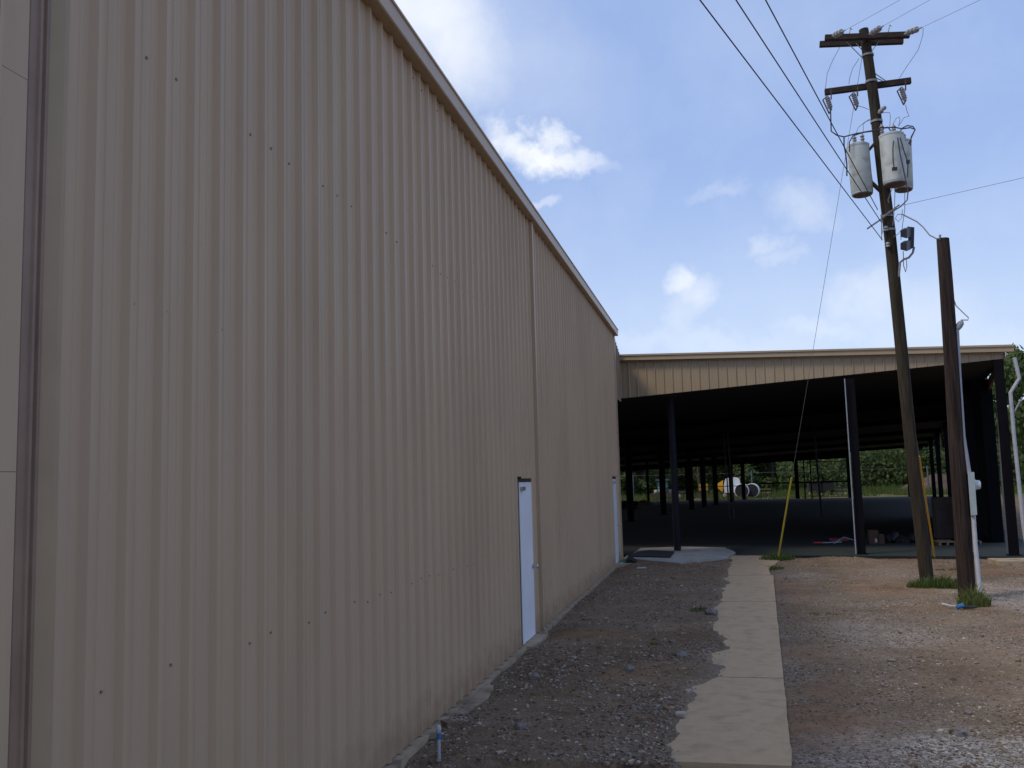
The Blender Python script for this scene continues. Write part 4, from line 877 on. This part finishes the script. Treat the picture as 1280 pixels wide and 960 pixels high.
# ------------------------------------------------------------------ trees
def crown_mesh(seed, n_leaf=3200, narrow=1.0, leaf=.17):
    rnd = random.Random(seed); blobs = []
    for i in range(16):
        a = rnd.random()*2*PI; zz = rnd.uniform(.12,.95); rad = (.42*math.sin(PI*min(1,zz*.85+.12))+.05)*narrow
        rr_ = rad*math.sqrt(rnd.random()); blobs.append((math.cos(a)*rr_, math.sin(a)*rr_, zz, rnd.uniform(.10,.2)))
    mb = MB()
    for i in range(n_leaf):
        bx_, by_, bz_, br = rnd.choice(blobs); d = Vector((rnd.gauss(0,1),rnd.gauss(0,1),rnd.gauss(0,1))).normalized()*br*rnd.uniform(.45,1.12)
        c = Vector((bx_,by_,bz_))+Vector((d.x,d.y,d.z*.8)); nrm = (d.normalized()+Vector((rnd.uniform(-.7,.7),rnd.uniform(-.7,.7),rnd.uniform(-.2,.9)))).normalized()
        t = nrm.orthogonal().normalized(); t = (Matrix.Rotation(rnd.random()*6.3,3,nrm)@t); b2 = nrm.cross(t); s_ = leaf/8*rnd.uniform(.6,1.3)
        mb.face([c-t*s_, c-b2*s_*.6, c+t*s_, c+b2*s_*.6])
    me = bpy.data.meshes.new('crown'); me.from_pydata(mb.v, [], mb.f); me.update(); me.materials.append(MT['leaf']); return me
def trunk_mesh(seed):
    rnd = random.Random(seed); mb = MB(); mb.tube([(0,0,-.03),(.005,0,.12),(-.01,.01,.35),(.01,0,.6),(0,0,.85)], [.028,.024,.019,.013,.004], 8)
    for i in range(7):
        z = rnd.uniform(.2,.6); a = rnd.random()*6.3; L_ = rnd.uniform(.15,.3); mb.tube([(0,0,z),(math.cos(a)*L_*.5,math.sin(a)*L_*.5,z+.07),(math.cos(a)*L_,math.sin(a)*L_,z+.18)], [.011,.007,.003], 5)
    me = bpy.data.meshes.new('trunk'); me.from_pydata(mb.v, [], mb.f); me.update(); me.materials.append(MT['bark']); return me
CR = [crown_mesh(s_, 6500, 1.1+.15*(s_%3), .2) for s_ in range(5)]; TK = [trunk_mesh(s_+20) for s_ in range(5)]
def tree(x, y, h_, wd, label, i):
    t = thing('tree', (x,y,-.05), label, 'tree', 'trees beyond the shed')
    for nm, me in (('trunk', TK[i%5]), ('crown', CR[i%5])):
        o = bpy.data.objects.new(nm, me); COL.objects.link(o); o.parent = t; o.scale = (h_*wd, h_*wd, h_); o.rotation_euler = (0,0,(i*2.4)%6.28)
    return t
rnd = random.Random(5)
k = 0
for row, (Y0, hh, st) in enumerate(((101, 6.6, 4.3), (108, 8.2, 4.6), (117, 9.0, 5.2))):
    x = -24 + row*1.7
    while x < 64:
        if not (row == 0 and 14.5 < x < 20.5):
            where = 'seen through the left bays of the shed' if x < 1 else ('seen through the middle bays of the shed' if x < 11 else ('seen through the right bay of the shed' if x < 24 else 'at the right edge beyond the shed'))
            tree(x+rnd.uniform(-1,1), Y0+rnd.uniform(-2,2), hh*rnd.uniform(.82,1.15)*(1 if x < 24 else .9), rnd.uniform(.85,1.2), ('leafy front row tree ' if row == 0 else ('taller tree of the middle row ' if row == 1 else 'rear tree of the wood '))+where, k)
        k += 1; x += st
p = W(1290,600,62); tree(p.x, 62, 9.4, .55, 'tall tree standing nearer than the rest at the right edge of the photo', 2)
# far understorey and field grass: uncountable
mb = MB(); rnd = random.Random(9)
for i in range(26000):
    x = rnd.uniform(-26,40); y = rnd.uniform(83,100); 
    if noise.noise(Vector((x*.25,y*.25,0))) < -.15: continue
    h_ = rnd.uniform(.2,.75)*(1+.9*max(0,noise.noise(Vector((x*.3,y*.2,4))))) * (.5 if y < 89 else 1); w_ = .05; a = rnd.random()*3.14; dx, dy = math.cos(a)*w_, math.sin(a)*w_; z = gz(x,y)-.02
    mb.face([(x-dx,y-dy,z),(x+dx,y+dy,z),(x+dx*.3+rnd.uniform(-.1,.1),y,z+h_)])
kind(mb.build('tall_grass', 'weed'), 'stuff')
mb = MB()
for i in range(70000):
    x = rnd.uniform(-28,66); y = rnd.uniform(96,107) if x > 6 else rnd.uniform(100,108); top = 4.2+1.6*noise.noise(Vector((x*.22,0,0)))+1.0*noise.noise(Vector((x*.7,3,0)))
    if 14 < x < 21: y = rnd.uniform(100,108)
    z = top*rnd.random()**.8; s_ = rnd.uniform(.12,.28); nrm = Vector((rnd.uniform(-1,1),-1,rnd.uniform(-.2,1))).normalized(); t = nrm.orthogonal().normalized(); t = Matrix.Rotation(rnd.random()*6,3,nrm)@t; b2 = nrm.cross(t); c = Vector((x,y,z))
    mb.face([c-t*s_,c-b2*s_*.6,c+t*s_,c+b2*s_*.6])
kind(mb.build('undergrowth', 'leaf'), 'stuff')

# ------------------------------------------------------------------ light and sky
SD = Vector((-.52,-.36,.78)).normalized()
el = math.asin(SD.z); az = math.atan2(SD.x, SD.y)
sl = bpy.data.lights.new('sun', 'SUN'); sl.energy = 1.3; sl.angle = math.radians(14); sl.color = (1,.87,.68)
so = bpy.data.objects.new('sun', sl); COL.objects.link(so); so.rotation_euler = SD.to_track_quat('Z','Y').to_euler(); so.location = (0,0,30)
wd = bpy.data.worlds.new('World'); scn.world = wd; wd.use_nodes = True; n = wd.node_tree.nodes; l = wd.node_tree.links
bg = n['Background']; sky = n.new('ShaderNodeTexSky'); sky.sky_type = 'NISHITA'; sky.sun_disc = False; sky.sun_elevation = el; sky.sun_rotation = az
sky.air_density = 1.0; sky.dust_density = 1.2; sky.ozone_density = 2.0
tc = n.new('ShaderNodeTexCoord'); D = tc.outputs['Generated']
def vm(op, a, b_=None, sc=None):
    x = n.new('ShaderNodeVectorMath'); x.operation = op
    for i, v in enumerate((a, b_)):
        if v is None: continue
        if hasattr(v, 'links'): l.new(v, x.inputs[i])
        else: x.inputs[i].default_value = v
    if sc is not None: x.inputs['Scale'].default_value = sc
    return x
def mt_(op, a, b_=None, c=None, clamp=False):
    x = n.new('ShaderNodeMath'); x.operation = op; x.use_clamp = clamp
    for i, v in enumerate((a, b_, c)):
        if v is None: continue
        if hasattr(v, 'links'): l.new(v, x.inputs[i])
        else: x.inputs[i].default_value = v
    return x.outputs[0]
def nz(scale, detail, rough=.6):
    t = n.new('ShaderNodeTexNoise'); t.inputs['Scale'].default_value = scale; t.inputs['Detail'].default_value = detail; t.inputs['Roughness'].default_value = rough; l.new(D, t.inputs['Vector']); return t
n1 = nz(9, 7, .6); n2 = nz(26, 6, .6); n3 = nz(5, 6, .65)
wv = vm('SUBTRACT', n1.outputs['Color'], (.5,.5,.5)); wv = vm('SCALE', wv.outputs[0], None, .12)
wv2 = vm('SUBTRACT', n2.outputs['Color'], (.5,.5,.5)); wv2 = vm('SCALE', wv2.outputs[0], None, .035)
Dw = vm('ADD', D, wv.outputs[0]); Dw = vm('ADD', Dw.outputs[0], wv2.outputs[0]).outputs[0]
R_im, U_im = M.col[0], M.col[1]
clouds = [(678,185,62,20,-16,.95,1.1),(640,170,34,20,-10,.8,1.1),(665,246,22,9,0,.4,1.1),(548,45,100,60,-35,.75,1.9),(848,343,25,24,0,.75,1.1),(872,365,26,30,-20,.5,1.2),(856,395,18,36,10,.3,1.4),
          (1095,375,40,36,0,.42,1.3),(1150,400,60,46,0,.28,1.5),(1005,262,30,26,0,.32,1.5),(972,312,24,12,0,.3,1.4),(910,240,38,9,5,.2,1.5),(1040,412,60,14,0,.3,1.3),(890,428,140,14,0,.25,1.6),(1230,425,60,20,0,.2,1.5),(640,80,120,60,-30,.25,2),(990,330,22,12,0,.25,1.4)]
acc = None
for cx, cy, w_, h_, an, op, soft in clouds:
    c = ray(cx, cy); kk = c.dot(ray(640,480)); t1 = (R_im - c*R_im.dot(c)).normalized(); t2 = c.cross(t1)
    if t2.z < 0: t2 = -t2
    a = math.radians(-an); e1 = t1*math.cos(a)-t2*math.sin(a); e2 = t1*math.sin(a)+t2*math.cos(a)
    p1 = vm('DOT_PRODUCT', Dw, tuple(e1)).outputs['Value']; p2 = vm('DOT_PRODUCT', Dw, tuple(e2)).outputs['Value']; p3 = vm('DOT_PRODUCT', D, tuple(c)).outputs['Value']
    # shift: tangents are perpendicular to c so the centre already reads 0
    q1 = mt_('DIVIDE', p1, w_/F*kk); q2 = mt_('DIVIDE', p2, h_/F*kk)
    rr2 = mt_('SQRT', mt_('ADD', mt_('MULTIPLY', q1, q1), mt_('MULTIPLY', q2, q2)))
    mk = n.new('ShaderNodeMapRange'); mk.interpolation_type = 'SMOOTHSTEP'; l.new(rr2, mk.inputs['Value']); mk.inputs['From Min'].default_value = 1+.5*soft; mk.inputs['From Max'].default_value = max(0, 1-.75*soft); mk.inputs['To Min'].default_value = 0; mk.inputs['To Max'].default_value = op
    v = mt_('MULTIPLY', mk.outputs[0], mt_('GREATER_THAN', p3, .5))
    acc = v if acc is None else mt_('MAXIMUM', acc, v)
tex = n.new('ShaderNodeMapRange'); l.new(n2.outputs['Fac'], tex.inputs['Value']); tex.inputs['From Min'].default_value = .25; tex.inputs['From Max'].default_value = .6; tex.inputs['To Min'].default_value = .75; tex.inputs['To Max'].default_value = 1.0
acc = mt_('MULTIPLY', acc, tex.outputs[0])
hz_ = n.new('ShaderNodeMapRange'); l.new(n3.outputs['Fac'], hz_.inputs['Value']); hz_.inputs['From Min'].default_value = .45; hz_.inputs['From Max'].default_value = .8; hz_.inputs['To Min'].default_value = 0; hz_.inputs['To Max'].default_value = .14
acc = mt_('MAXIMUM', acc, hz_.outputs[0], None, True)
tint = n.new('ShaderNodeMix'); tint.data_type = 'RGBA'; tint.blend_type = 'MULTIPLY'; tint.inputs[0].default_value = 1; l.new(sky.outputs[0], tint.inputs[6]); tint.inputs[7].default_value = (1.0,.96,1.0,1)
sepD = n.new('ShaderNodeSeparateXYZ'); l.new(D, sepD.inputs[0])
def srgbmix(f, a, c):
    x = n.new('ShaderNodeMix'); x.data_type = 'RGBA'
    for i_, v_ in ((0, f), (6, a), (7, c)):
        if hasattr(v_, 'links'): l.new(v_, x.inputs[i_])
        else: x.inputs[i_].default_value = v_ if i_ == 0 else (*v_, 1)
    return x.outputs[2]
veil = srgbmix(.75, tint.outputs[2], (2.5,3.5,5.95))
hzn = n.new('ShaderNodeMapRange'); hzn.interpolation_type = 'SMOOTHSTEP'; l.new(sepD.outputs[2], hzn.inputs['Value']); hzn.inputs['From Min'].default_value = .36; hzn.inputs['From Max'].default_value = -.02; hzn.inputs['To Min'].default_value = 0; hzn.inputs['To Max'].default_value = .9
veil = srgbmix(hzn.outputs[0], veil, (4.7,5.6,6.9))
gl = vm('DOT_PRODUCT', D, tuple(Vector((-.62,.35,.72)).normalized())).outputs['Value']
glm = n.new('ShaderNodeMapRange'); glm.interpolation_type = 'SMOOTHSTEP'; l.new(gl, glm.inputs['Value']); glm.inputs['From Min'].default_value = .70; glm.inputs['From Max'].default_value = 1.0; glm.inputs['To Max'].default_value = .9
veil = srgbmix(glm.outputs[0], veil, (8.5,8.7,9.0))
cm = n.new('ShaderNodeMix'); cm.data_type = 'RGBA'; l.new(acc, cm.inputs[0]); l.new(veil, cm.inputs[6]); cm.inputs[7].default_value = (6.6,6.8,7.1,1)
l.new(cm.outputs[2], bg.inputs[0]); bg.inputs[1].default_value = .116
# ------------------------------------------------------------------ render
scn.render.engine = 'CYCLES'; scn.render.resolution_x = 1024; scn.render.resolution_y = 768
scn.view_settings.view_transform = 'Standard'; scn.view_settings.look = 'None'; scn.view_settings.exposure = .4; scn.view_settings.gamma = 1
scn.cycles.max_bounces = 6
